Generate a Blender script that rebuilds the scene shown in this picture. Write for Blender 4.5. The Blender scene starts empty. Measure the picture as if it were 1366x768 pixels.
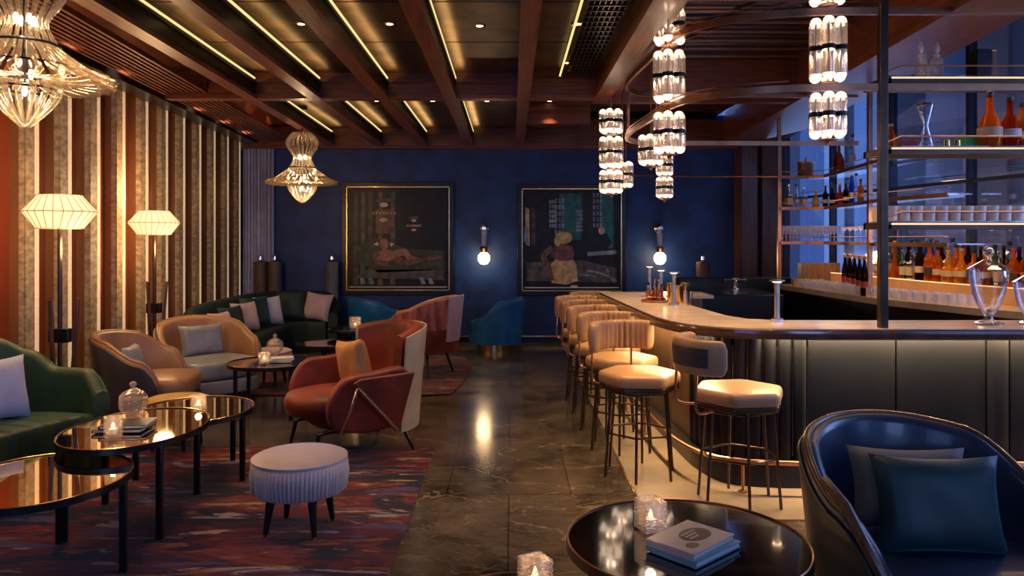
import bpy, bmesh, math, random
from mathutils import Vector, Matrix
random.seed(7)
PI = math.pi
S = bpy.context.scene
COL = S.collection
def R(a): return math.radians(a)

# ------------------------------------------------------------------ camera, world, exposure
cd = bpy.data.cameras.new('camera'); cam = bpy.data.objects.new('camera', cd); COL.objects.link(cam)
cam.location = (0, 0, 1.6); cam.rotation_euler = (R(90), 0, 0)
cd.lens = 27.0; cd.sensor_width = 36.0; cd.shift_y = -66/1366; cd.clip_start = 0.05
S.camera = cam
S.view_settings.view_transform = 'Standard'; S.view_settings.look = 'None'
S.view_settings.exposure = 0.28; S.view_settings.gamma = 1.0; S.view_settings.use_curve_mapping = False
w = bpy.data.worlds.new('world'); S.world = w; w.use_nodes = True
wb = w.node_tree.nodes['Background']; wb.inputs[0].default_value = (0.13, 0.25, 0.62, 1); wb.inputs[1].default_value = 3.0

WARM = (1.0, 0.62, 0.30); GOLD = (1.0, 0.75, 0.45); BLUE = (0.28, 0.45, 1.0)
def light(kind, loc, energy, color, rot=(0,0,0), size=None, sizey=None, spot=None, soft=None, blend=0.6, name='light'):
    d = bpy.data.lights.new(name, kind); d.energy = energy; d.color = color
    if kind == 'AREA':
        d.shape = 'RECTANGLE'; d.size = size; d.size_y = sizey or size
    if kind == 'SPOT':
        d.spot_size = R(spot or 60); d.spot_blend = blend; d.shadow_soft_size = soft or 0.04
    if kind == 'POINT': d.shadow_soft_size = soft or 0.05
    o = bpy.data.objects.new(name, d); COL.objects.link(o); o.location = loc; o.rotation_euler = rot
    return o
def aim(o, target):
    o.rotation_euler = (Vector(target)-o.location).to_track_quat('-Z', 'Y').to_euler()
# daylight from the right side windows, plus blue fill added behind the camera
for loc, tgt, e, sx, sy in [((4.72, 4.0, 2.1), (1.3, 3.0, 0.5), 46, 1.0, 2.2), ((4.9, 0.9, 2.1), (-1.0, 4.0, 0.4), 10, 1.0, 2.0), ((3.6, -2.5, 2.3), (1.2, 3.4, 0.5), 42, 1.8, 1.5),
                            ((-1.4, -2.3, 2.2), (-1.6, 5.0, 0.5), 9, 2.4, 2.0), ((4.15, 9.6, 2.6), (1.5, 9.0, 0.6), 14, 2.6, 2.0)]:
    l = light('AREA', loc, e, BLUE, size=sx, sizey=sy, name='window_daylight_fill'); aim(l, tgt)
# recessed ceiling downlights
DOWN = [(-1.62, 5.9, 3.24, 40), (-0.94, 5.9, 3.24, 45), (-0.25, 5.95, 3.24, 40), (0.50, 5.9, 3.24, 45), (0.52, 7.2, 3.24, 45),
        (-2.25, 5.9, 3.24, 45), (-0.3, 9.2, 3.24, 25), (0.45, 9.2, 3.24, 25), (-0.95, 9.2, 3.24, 25), (-1.62, 9.2, 3.24, 25), (-2.2, 9.0, 3.24, 25)]
for x, y, z, e in DOWN:
    light('SPOT', (x, y, z-0.03), e, WARM, spot=62, soft=0.03, name='downlight')
for x, y, e in [(-2.2, 4.0, 55), (-3.05, 4.3, 45), (-1.2, 3.9, 45), (1.0, 3.3, 30), (-1.35, 5.2, 50), (0.75, 4.6, 80), (1.45, 4.3, 62), (1.0, 5.7, 75), (.95, 6.9, 80), (2.0, 4.9, 90), (3.1, 4.9, 70), (1.35, 6.3, 90), (1.5, 5.25, 90), (1.2, 7.3, 60),
                (0.0, 5.2, 60), (0.1, 7.4, 80), (-.4, 3.6, 40), (1.1, 7.9, 60), (-2.5, 6.6, 40), (-2.7, 7.9, 30), (-0.9, 8.6, 45), (-3.1, 9.6, 14)]:
    light('SPOT', (x, y, 3.0), e, WARM, spot=58, soft=0.03, name='downlight')  # extra spots with no fixtures, added to brighten seats, floor and bar
# unseen spots added above the left wall fins to brighten them
for k in range(9):
    yy = 3.9+k*.95
    l = light('SPOT', (-3.38-.0635*yy+.46, yy, 3.21), 15+2.2*k, (1.0, .66, .36), spot=95, soft=.02, blend=.9, name='added_wall_wash'); aim(l, (-3.38-.0635*yy-.02, yy+.1, (.5, 1.6)[k % 2]))
# ------------------------------------------------------------------ builder
def cr(pts, n=8, closed=False):
    P = [Vector(p) for p in pts]; out = []; N = len(P)
    rng = range(N if closed else N-1)
    for i in rng:
        if closed: a, b, c, d = P[(i-1) % N], P[i], P[(i+1) % N], P[(i+2) % N]
        else: a, b, c, d = P[max(i-1, 0)], P[i], P[i+1], P[min(i+2, N-1)]
        for k in range(n):
            t = k/n
            out.append(0.5*((2*b)+(c-a)*t+(2*a-5*b+4*c-d)*t*t+(3*b-a-3*c+d)*t**3))
    if not closed: out.append(P[-1])
    return out
class MB:
    def __init__(s, T=None): s.v = []; s.f = []; s.m = []; s.T = T or Matrix.Identity(4)
    def add(s, vs, fs, m=0):
        o = len(s.v); s.v += [s.T @ Vector(p) for p in vs]
        for f in fs: s.f.append([i+o for i in f]); s.m.append(m)
        return s
    def box(s, x0, x1, y0, y1, z0, z1, m=0):
        return s.add([(x0,y0,z0),(x1,y0,z0),(x1,y1,z0),(x0,y1,z0),(x0,y0,z1),(x1,y0,z1),(x1,y1,z1),(x0,y1,z1)],
              [(3,2,1,0),(4,5,6,7),(0,1,5,4),(1,2,6,5),(2,3,7,6),(3,0,4,7)], m)
    def prism(s, poly, z0, z1, m=0):
        n = len(poly); vs = [(p[0],p[1],z0) for p in poly]+[(p[0],p[1],z1) for p in poly]
        fs = [tuple(reversed(range(n))), tuple(range(n,2*n))]+[(i,(i+1)%n,(i+1)%n+n,i+n) for i in range(n)]
        return s.add(vs, fs, m)
    def vprism(s, poly, y0, y1, m=0):      # polygon in x,z extruded along y
        n = len(poly); vs = [(p[0],y0,p[1]) for p in poly]+[(p[0],y1,p[1]) for p in poly]
        fs = [tuple(range(n)), tuple(reversed(range(n,2*n)))]+[((i+1)%n,i,i+n,(i+1)%n+n) for i in range(n)]
        return s.add(vs, fs, m)
    def loft(s, rings, closed=True, cap=True, m=0):
        n = len(rings[0]); vs = [p for r in rings for p in r]; fs = []
        for j in range(len(rings)-1):
            for i in range(n if closed else n-1):
                a = j*n+i; b = j*n+(i+1) % n; fs.append((a, b, b+n, a+n))
        if cap:
            fs.append(tuple(reversed(range(n)))); fs.append(tuple(range((len(rings)-1)*n, len(rings)*n)))
        return s.add(vs, fs, m)
    def lathe(s, prof, n=24, c=(0,0,0), m=0, sx=1, sy=1, ripple=None):
        rings = []
        for r, z in prof:
            ring = []
            for i in range(n):
                a = 2*PI*i/n; rr = r*(1+(ripple(i, z) if ripple else 0))
                ring.append((c[0]+rr*math.cos(a)*sx, c[1]+rr*math.sin(a)*sy, c[2]+z))
            rings.append(ring)
        return s.loft(rings, True, True, m)
    def tube(s, pts, r, n=8, closed=False, m=0):
        P = [Vector(p) for p in pts]; N = len(P); rings = []; up = None
        for i in range(N):
            if closed: t = (P[(i+1) % N]-P[i-1]).normalized()
            else: t = (P[min(i+1,N-1)]-P[max(i-1,0)]).normalized()
            if up is None:
                up = Vector((0,0,1)) if abs(t.z) < .9 else Vector((1,0,0))
            u = (up-t*up.dot(t)).normalized(); up = u; v = t.cross(u)
            rr = r[i] if isinstance(r, (list, tuple)) else r
            rings.append([tuple(P[i]+(u*math.cos(2*PI*k/n)+v*math.sin(2*PI*k/n))*rr) for k in range(n)])
        if closed: rings.append(rings[0]); return s.loft(rings, True, False, m)
        return s.loft(rings, True, True, m)
    def bar(s, a, b, wx, wy=None, m=0):    # square section bar
        a = Vector(a); b = Vector(b); wy = wy or wx; t = (b-a).normalized()
        up = Vector((0,0,1)) if abs(t.z) < .95 else Vector((0,1,0))
        u = t.cross(up).normalized()*wx/2; v = u.cross(t).normalized()*wy/2
        return s.loft([[tuple(p-u-v), tuple(p+u-v), tuple(p+u+v), tuple(p-u+v)] for p in (a, b)], True, True, m)
    def pad(s, outline, z0, z1, rad=.03, dome=.0, m=0, lip=3):
        n = len(outline); cx = sum(p[0] for p in outline)/n; cy = sum(p[1] for p in outline)/n
        size = sum(math.hypot(p[0]-cx, p[1]-cy) for p in outline)/n
        def ring(ins, z):
            k = 1-ins/size; return [(cx+(p[0]-cx)*k, cy+(p[1]-cy)*k, z) for p in outline]
        rings = []
        for i in range(lip+1):
            a = PI/2*i/lip; rings.append(ring(rad*(1-math.sin(a)), z0+rad*(1-math.cos(a))))
        for i in range(lip+1):
            a = PI/2*i/lip; rings.append(ring(rad*(1-math.cos(a)), z1-rad*(1-math.sin(a))))
        for k in (.3, .6, .85):
            rings.append(ring(size*k, z1+dome*(1-(1-k)**2)))
        return s.loft(rings, True, True, m)
    def shell(s, path, ztop, zbot, th, lean=0.0, m=0, rim=None, off=0.0, nz=4, capends=True):
        # wall standing on a plan path; +normal is the outside (left of travel)
        P = [Vector((p[0], p[1])) for p in path]; N = len(P); rings = []
        for i in range(N):
            t = (P[min(i+1,N-1)]-P[max(i-1,0)]).normalized(); nrm = Vector((-t.y, t.x))
            zt = ztop(i/(N-1)) if callable(ztop) else ztop; zb = zbot(i/(N-1)) if callable(zbot) else zbot
            rr = th/2 if rim is None else rim
            sec = []
            for k in range(nz+1): sec.append((th/2, zb+(zt-rr-zb)*k/nz))
            for k in range(1, 6):
                a = PI*k/6; q = math.cos(a); sec.append(((th/2-rr)*(1 if q > 0 else -1 if q < 0 else 0)+rr*q if rr < th/2 else rr*q, zt-rr+rr*math.sin(a)))
            for k in range(nz, -1, -1): sec.append((-th/2, zb+(zt-rr-zb)*k/nz))
            ring = []
            for d, z in sec:
                q = P[i]+nrm*(d+off+lean*(z-zb)); ring.append((q.x, q.y, z))
            rings.append(ring)
        return s.loft(rings, True, capends, m)
    def build(s, name, mats, parent=None, ang=35, bevel=0, sub=0, seg=2):
        me = bpy.data.meshes.new(name); me.from_pydata([tuple(p) for p in s.v], [], s.f)
        if not isinstance(mats, (list, tuple)): mats = [mats]
        for mm in mats: me.materials.append(mm)
        for p, mi in zip(me.polygons, s.m): p.material_index = mi; p.use_smooth = True
        bm = bmesh.new(); bm.from_mesh(me); bmesh.ops.recalc_face_normals(bm, faces=bm.faces); bm.to_mesh(me); bm.free()
        me.set_sharp_from_angle(angle=R(ang))
        o = bpy.data.objects.new(name, me); COL.objects.link(o)
        if parent: o.parent = parent
        if bevel:
            b = o.modifiers.new('bevel', 'BEVEL'); b.width = bevel; b.segments = seg; b.limit_method = 'ANGLE'; b.angle_limit = R(35)
        if sub:
            b = o.modifiers.new('sub', 'SUBSURF'); b.levels = sub; b.render_levels = sub
        return o
def thing(name, label, cat, loc=(0,0,0), rz=0, group=None):
    o = bpy.data.objects.new(name, None); COL.objects.link(o); o.empty_display_size = .1
    o.location = loc; o.rotation_euler = (0,0,rz); o['label'] = label; o['category'] = cat
    if group: o['group'] = group
    return o
def tag(o, label, cat, group=None, loc=None, rz=None):
    o['label'] = label; o['category'] = cat
    if group: o['group'] = group
    if loc is not None: o.location = loc
    if rz is not None: o.rotation_euler = (0,0,rz)
    return o
def dup(root, loc=None, rz=None, label=None, parent=None):
    c = root.copy(); COL.objects.link(c)
    if parent is not None: c.parent = parent
    if loc is not None: c.location = loc
    if rz is not None: c.rotation_euler = (0,0,rz)
    if label: c['label'] = label
    for ch in list(root.children): dup(ch, parent=c)
    return c
def struct(name, mb, mats, **k):
    o = mb.build(name, mats, **k); o['kind'] = 'structure'; return o
ORD = ['first','second','third','fourth','fifth','sixth','seventh','eighth','ninth','tenth','eleventh','twelfth','thirteenth','fourteenth','fifteenth','sixteenth','seventeenth','eighteenth','nineteenth','twentieth']
# ------------------------------------------------------------------ materials
def mat(name, col, rough=.5, metal=0, var=.0, vs=8, stretch=(1,1,1), bump=0, bs=40, bstretch=None, col2=None, sheen=0, coat=0, trans=0, ior=1.45, emis=None, es=0, spec=None, alpha=None, sheencol=None):
    m = bpy.data.materials.new(name); m.use_nodes = True; nt = m.node_tree; b = nt.nodes['Principled BSDF']; L = nt.links
    b.inputs['Base Color'].default_value = (*col, 1); b.inputs['Roughness'].default_value = rough; b.inputs['Metallic'].default_value = metal
    if sheen:
        b.inputs['Sheen Weight'].default_value = sheen; b.inputs['Sheen Roughness'].default_value = .35
        b.inputs['Sheen Tint'].default_value = (*(sheencol or col), 1)
    if coat: b.inputs['Coat Weight'].default_value = coat; b.inputs['Coat Roughness'].default_value = .08
    if trans: b.inputs['Transmission Weight'].default_value = trans; b.inputs['IOR'].default_value = ior
    if spec is not None: b.inputs['Specular IOR Level'].default_value = spec
    if emis: b.inputs['Emission Color'].default_value = (*emis, 1); b.inputs['Emission Strength'].default_value = es
    tc = nt.nodes.new('ShaderNodeTexCoord')
    if var or col2:
        mp = nt.nodes.new('ShaderNodeMapping'); mp.inputs['Scale'].default_value = stretch; L.new(tc.outputs['Object'], mp.inputs['Vector'])
        nz = nt.nodes.new('ShaderNodeTexNoise'); nz.inputs['Scale'].default_value = vs; nz.inputs['Detail'].default_value = 6; L.new(mp.outputs[0], nz.inputs['Vector'])
        rp = nt.nodes.new('ShaderNodeValToRGB'); L.new(nz.outputs['Fac'], rp.inputs[0])
        c2 = col2 or tuple(c*(1-var) for c in col); c1 = col if col2 else tuple(min(1, c*(1+var)) for c in col)
        rp.color_ramp.elements[0].position = .35; rp.color_ramp.elements[0].color = (*c2, 1)
        rp.color_ramp.elements[1].position = .65; rp.color_ramp.elements[1].color = (*c1, 1)
        L.new(rp.outputs[0], b.inputs['Base Color'])
    if bump:
        mp = nt.nodes.new('ShaderNodeMapping'); mp.inputs['Scale'].default_value = bstretch or (1,1,1); L.new(tc.outputs['Object'], mp.inputs['Vector'])
        nz = nt.nodes.new('ShaderNodeTexNoise'); nz.inputs['Scale'].default_value = bs; nz.inputs['Detail'].default_value = 3; L.new(mp.outputs[0], nz.inputs['Vector'])
        bp = nt.nodes.new('ShaderNodeBump'); bp.inputs['Strength'].default_value = bump; bp.inputs['Distance'].default_value = .01
        L.new(nz.outputs['Fac'], bp.inputs['Height']); L.new(bp.outputs[0], b.inputs['Normal'])
    return m
def emit(name, col, s):
    m = bpy.data.materials.new(name); m.use_nodes = True; nt = m.node_tree; nt.nodes.clear()
    e = nt.nodes.new('ShaderNodeEmission'); e.inputs[0].default_value = (*col, 1); e.inputs[1].default_value = s
    o = nt.nodes.new('ShaderNodeOutputMaterial'); nt.links.new(e.outputs[0], o.inputs[0]); return m
def tglass(name, col, body=.3, rough=.1, facing=.4, tr=(.95,.93,.9), bump=0, bs=60):
    m = glass(name, col, rough, facing, tr); nt = m.node_tree; L = nt.links
    mx = [n for n in nt.nodes if n.type == 'MIX_SHADER'][0]; out = [n for n in nt.nodes if n.type == 'OUTPUT_MATERIAL'][0]
    a = nt.nodes.new('ShaderNodeBsdfTranslucent'); a.inputs[0].default_value = (*col, 1); d = nt.nodes.new('ShaderNodeBsdfDiffuse'); d.inputs[0].default_value = (*col, 1)
    m1 = nt.nodes.new('ShaderNodeMixShader'); m1.inputs[0].default_value = .5; L.new(a.outputs[0], m1.inputs[1]); L.new(d.outputs[0], m1.inputs[2])
    m2 = nt.nodes.new('ShaderNodeMixShader'); m2.inputs[0].default_value = body; L.new(mx.outputs[0], m2.inputs[1]); L.new(m1.outputs[0], m2.inputs[2]); L.new(m2.outputs[0], out.inputs[0])
    if bump:
        tc = nt.nodes.new('ShaderNodeTexCoord'); vo = nt.nodes.new('ShaderNodeTexVoronoi'); vo.inputs['Scale'].default_value = bs; L.new(tc.outputs['Object'], vo.inputs[0])
        bp = nt.nodes.new('ShaderNodeBump'); bp.inputs['Strength'].default_value = bump; bp.inputs['Distance'].default_value = .02; L.new(vo.outputs['Distance'], bp.inputs['Height'])
        g = [n for n in nt.nodes if n.type == 'BSDF_GLOSSY'][0]; L.new(bp.outputs[0], g.inputs['Normal'])
        lw_ = [n for n in nt.nodes if n.type == 'LAYER_WEIGHT'][0]; L.new(bp.outputs[0], lw_.inputs['Normal'])
    return m
def glass(name, col, rough=.02, trans=.5, tr=None):
    # thin glass: mix of transparent and glossy
    m = bpy.data.materials.new(name); m.use_nodes = True; nt = m.node_tree; nt.nodes.clear(); L = nt.links
    fr = nt.nodes.new('ShaderNodeLayerWeight'); fr.inputs[0].default_value = trans
    t = nt.nodes.new('ShaderNodeBsdfTransparent'); t.inputs[0].default_value = (*(tr or col), 1)
    g = nt.nodes.new('ShaderNodeBsdfGlossy'); g.inputs[0].default_value = (*col, 1); g.inputs[1].default_value = rough
    mx = nt.nodes.new('ShaderNodeMixShader'); o = nt.nodes.new('ShaderNodeOutputMaterial')
    L.new(fr.outputs['Facing'], mx.inputs[0]); L.new(t.outputs[0], mx.inputs[1]); L.new(g.outputs[0], mx.inputs[2]); L.new(mx.outputs[0], o.inputs[0]); return m

WOOD = mat('wood', (.17,.045,.017), .38, var=.4, vs=6, stretch=(8,.6,8), coat=.1)
WOODX = mat('wood_cross', (.16,.043,.017), .38, var=.4, vs=6, stretch=(.6,8,8), coat=.1)
WOODV = mat('wood_upright', (.10,.040,.020), .35, var=.35, vs=6, stretch=(8,8,.6))
PANEL = mat('bronze_leaf', (.12,.060,.022), .40, .5, var=.6, vs=3.2, bump=.15, bs=14)
BLACKC = mat('black_recess', (.008,.006,.005), .35, var=.3)
BRONZE = mat('bronze', (.46,.22,.12), .30, .9, var=.15)
DKBRONZE = mat('dark_bronze', (.10,.065,.045), .3, .9, var=.15)
BRASS = mat('brass', (.72,.46,.17), .25, 1, var=.1)
CHROME = mat('chrome', (.75,.75,.78), .12, 1, var=.05)
STEEL = mat('brushed_steel', (.45,.42,.40), .3, 1, var=.1)
BLACKM = mat('black_metal', (.012,.012,.015), .3, .4, var=.2)
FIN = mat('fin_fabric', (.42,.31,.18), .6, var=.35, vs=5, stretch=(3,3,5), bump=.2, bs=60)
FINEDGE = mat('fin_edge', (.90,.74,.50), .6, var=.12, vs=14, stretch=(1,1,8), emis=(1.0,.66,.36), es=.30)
BACKL = mat('left_wall_panel', (.30,.050,.014), .30, var=.35, vs=1.2, stretch=(1,3,.15), coat=.25)
GOLDW = mat('gold_brown_panel', (.27,.12,.045), .36, .2, var=.2, vs=3, stretch=(1,5,.3))
BLUEW = mat('blue_plaster', (.008,.050,.235), .5, vs=3.4, col2=(.003,.020,.105), bump=.2, bs=9)
DRAPE = mat('drape', (.42,.42,.60), .8, var=.1)
GREEN = mat('green_velvet', (.014,.042,.014), .55, var=.3, vs=5, sheen=.35, sheencol=(.30,.55,.25))
DKGREEN = mat('dark_green_velvet', (.005,.020,.014), .6, var=.2, vs=4, sheen=.08, sheencol=(.1,.3,.2))
RED = mat('rust_velvet', (.17,.017,.005), .55, var=.4, vs=5, sheen=.3, sheencol=(.9,.35,.2))
RED2 = mat('sheened_rust_velvet', (.42,.11,.075), .5, var=.45, vs=14, stretch=(1,1,.3), sheen=.5, sheencol=(.9,.5,.4))  # pinkish sheen of the velvet put into a paler base colour
BEIGE = mat('beige_leather', (.42,.36,.26), .4, var=.08, bump=.08, bs=120)
TANL = mat('tan_leather', (.32,.165,.085), .36, var=.12, vs=5, bump=.08, bs=90)
STOOLL = mat('cream_leather', (.39,.225,.115), .38, var=.08, vs=6, bump=.08, bs=90)
CHARL = mat('charcoal_leather', (.045,.04,.045), .4, var=.15)
SILVER = mat('silver_leather', (.26,.27,.31), .32, var=.12, bump=.1, bs=50)
BLUEL = mat('blue_leather', (.008,.022,.055), .34, var=.25, vs=3, coat=.2)
BLUEB = mat('bright_blue_leather', (.010,.14,.36), .3, var=.2, coat=.2)
OLIVE = mat('olive_leather', (.050,.048,.035), .4, var=.15)
TEAL = mat('teal_velvet', (.003,.028,.034), .5, var=.2, sheen=.5, sheencol=(.1,.65,.75))
TAUPE = mat('taupe_fabric', (.13,.115,.11), .6, var=.1, bump=.2, bs=150)
PINK = mat('pale_cushion', (.55,.40,.40), .8, var=.08, bump=.25, bs=60)
LILAC = mat('lilac_cushion', (.46,.46,.60), .8, var=.08, bump=.25, bs=60)
TANC = mat('tan_cushion', (.46,.21,.075), .65, var=.12, sheen=.3)
OTTO = mat('mauve_velvet', (.50,.40,.38), .5, var=.08, sheen=.6, sheencol=(.8,.75,.9))
MUST = mat('mustard_velvet', (.42,.25,.03), .6, var=.1, sheen=.3)
MIRROR = mat('bronze_mirror', (.85,.62,.36), .035, 1, var=.04)
BLKGLASS = mat('black_glass', (.006,.005,.005), .04, 0, var=.2, coat=1)
BARTOP = mat('bar_top', (.72,.58,.45), .2, vs=5, col2=(.58,.45,.34), stretch=(1,2,1), coat=.2)
BARL = mat('bar_front_leather', (.009,.010,.013), .45, var=.2, vs=2, spec=.18)
BARW = mat('bar_side_panel', (.15,.085,.045), .38, var=.2, vs=5, stretch=(5,5,.5))
CREAMF = mat('cream_marble', (.36,.27,.19), .22, vs=3, col2=(.27,.20,.14))
SHADE = mat('lamp_shade', (.85,.72,.50), .8, var=.04, emis=(1.0,.66,.30), es=1.15)
RIBS = mat('shade_rib', (.30,.17,.08), .6, var=.1)
BULB = emit('warm_bulb', (1.0,.66,.32), 7)
TIP = emit('frosted_tip', (1.0,.76,.54), 1.9)
GLOBE = emit('globe', (1.0,.72,.38), 7)
FLAME = emit('candle_flame', (1.0,.60,.24), 9)
LED = emit('led_strip', (1.0,.62,.34), 1.1)
COVE = emit('cove_strip', (1.0,.78,.30), .9)
ONYX = mat('lit_onyx', (.45,.22,.09), .3, vs=4, col2=(.30,.14,.06), emis=(1.0,.42,.12), es=.12)
CG = glass('clear_glass', (.95,.95,1.0), .03, .32, (.93,.94,.96))
AMBG = tglass('chandelier_glass', (1.0,.86,.70), .10, .12, .35, (.97,.93,.86))
CUTG = tglass('cut_glass', (1.0,.93,.86), .09, .05, .45, (.96,.94,.92), bump=.7, bs=130)
GLW = tglass('stemware_glass', (.9,.9,1.0), .18, .05, .4, (.95,.95,.98))
FROST = mat('frosted_glass', (.85,.72,.66), .35, trans=.35, var=.05)
PAPER = mat('book_cover', (.42,.36,.33), .5, var=.06)
PAGES = mat('book_pages', (.55,.52,.48), .8, var=.1, stretch=(1,1,60))
DKBOOK = mat('dark_book', (.015,.02,.025), .4, var=.2)
BLUEBK = mat('pale_blue_book', (.12,.28,.38), .5, var=.1)
INK = mat('cover_ink', (.07,.055,.035), .5, var=.1)
WHITE = mat('white_paper', (.75,.72,.68), .6, var=.05)
CAPBLK = mat('black_cap', (.01,.01,.012), .35, var=.1)
CAPRED = mat('red_cap', (.35,.01,.01), .4, var=.1)
CAPGOLD = mat('gold_cap', (.75,.5,.15), .3, .9, var=.1)
CAPCORK = mat('cork_cap', (.3,.17,.08), .6, var=.2)
def liquor(n, c): return tglass(n, tuple(min(1, q*1.25) for q in c), .26, .05, .22, tuple(min(.95, .12+q*1.9) for q in c))
LIQ = {'amber': liquor('amber_spirit', (.42,.14,.03)), 'red': liquor('red_spirit', (.30,.04,.012)), 'clear': glass('clear_bottle', (.85,.9,1.0), .04, .42, (.80,.84,.90)),
       'green': liquor('green_bottle', (.06,.14,.03)), 'dark': liquor('dark_bottle', (.03,.012,.008)), 'blue': liquor('blue_bottle', (.02,.07,.35)), 'gold': liquor('golden_spirit', (.55,.26,.05)), 'orange': liquor('orange_spirit', (.55,.15,.025))}
LABELC = mat('cream_label', (.40,.30,.18), .6, var=.08); LABELB = mat('black_label', (.02,.02,.02), .5, var=.1); LABELR = mat('red_label', (.30,.03,.02), .5, var=.1); LABELW = mat('white_label', (.40,.38,.38), .6, var=.05)

def marble():
    m = bpy.data.materials.new('dark_marble'); m.use_nodes = True; nt = m.node_tree; b = nt.nodes['Principled BSDF']; L = nt.links; N = nt.nodes.new
    tc = N('ShaderNodeTexCoord')
    n1 = N('ShaderNodeTexNoise'); n1.inputs['Scale'].default_value = 1.6; n1.inputs['Detail'].default_value = 9; n1.inputs['Roughness'].default_value = .62; n1.inputs['Distortion'].default_value = .6
    L.new(tc.outputs['Object'], n1.inputs['Vector'])
    r1 = N('ShaderNodeValToRGB'); e = r1.color_ramp.elements; e[0].position = .34; e[0].color = (.020,.016,.014,1); e[1].position = .68; e[1].color = (.15,.112,.080,1); L.new(n1.outputs['Fac'], r1.inputs[0])
    col = r1.outputs[0]
    for sc, wd, cc, rot in ((.7, .005, (.34,.27,.20,1), .5), (1.5, .007, (.22,.18,.14,1), 1.4), (3.2, .030, (.13,.11,.09,1), 2.2), (6.5, .03, (.11,.09,.075,1), .9)):
        mp = N('ShaderNodeMapping'); mp.inputs['Rotation'].default_value = (0,0,rot); mp.inputs['Scale'].default_value = (1,1.9,1); L.new(tc.outputs['Object'], mp.inputs['Vector'])
        nz = N('ShaderNodeTexNoise'); nz.inputs['Scale'].default_value = sc; nz.inputs['Detail'].default_value = 5; nz.inputs['Distortion'].default_value = .35; L.new(mp.outputs[0], nz.inputs['Vector'])
        s = N('ShaderNodeMath'); s.operation = 'SUBTRACT'; s.inputs[1].default_value = .5; L.new(nz.outputs['Fac'], s.inputs[0])
        a = N('ShaderNodeMath'); a.operation = 'ABSOLUTE'; L.new(s.outputs[0], a.inputs[0])
        mr = N('ShaderNodeMapRange'); mr.inputs['From Min'].default_value = 0; mr.inputs['From Max'].default_value = wd; mr.inputs['To Min'].default_value = .6; mr.inputs['To Max'].default_value = 0; L.new(a.outputs[0], mr.inputs[0])
        mx = N('ShaderNodeMix'); mx.data_type = 'RGBA'; L.new(mr.outputs[0], mx.inputs[0]); L.new(col, mx.inputs[6]); mx.inputs[7].default_value = cc; col = mx.outputs[2]
    br = N('ShaderNodeTexBrick'); br.inputs['Scale'].default_value = 1; br.inputs['Brick Width'].default_value = .78; br.inputs['Row Height'].default_value = 1.2; br.inputs['Mortar Size'].default_value = .004
    br.offset = .5; br.inputs['Color1'].default_value = (1,1,1,1); br.inputs['Color2'].default_value = (.78,.78,.78,1); br.inputs['Mortar'].default_value = (.30,.27,.25,1)
    mp = N('ShaderNodeMapping'); mp.inputs['Location'].default_value = (.02,0,0); L.new(tc.outputs['Object'], mp.inputs['Vector']); L.new(mp.outputs[0], br.inputs['Vector'])
    mx = N('ShaderNodeMix'); mx.data_type = 'RGBA'; mx.blend_type = 'MULTIPLY'; mx.inputs[0].default_value = 1; L.new(col, mx.inputs[6]); L.new(br.outputs[0], mx.inputs[7])
    L.new(mx.outputs[2], b.inputs['Base Color'])
    rr = N('ShaderNodeMapRange'); rr.inputs['To Min'].default_value = .07; rr.inputs['To Max'].default_value = .24; L.new(n1.outputs['Fac'], rr.inputs[0]); L.new(rr.outputs[0], b.inputs['Roughness'])
    return m
MARBLE = marble()
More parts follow.
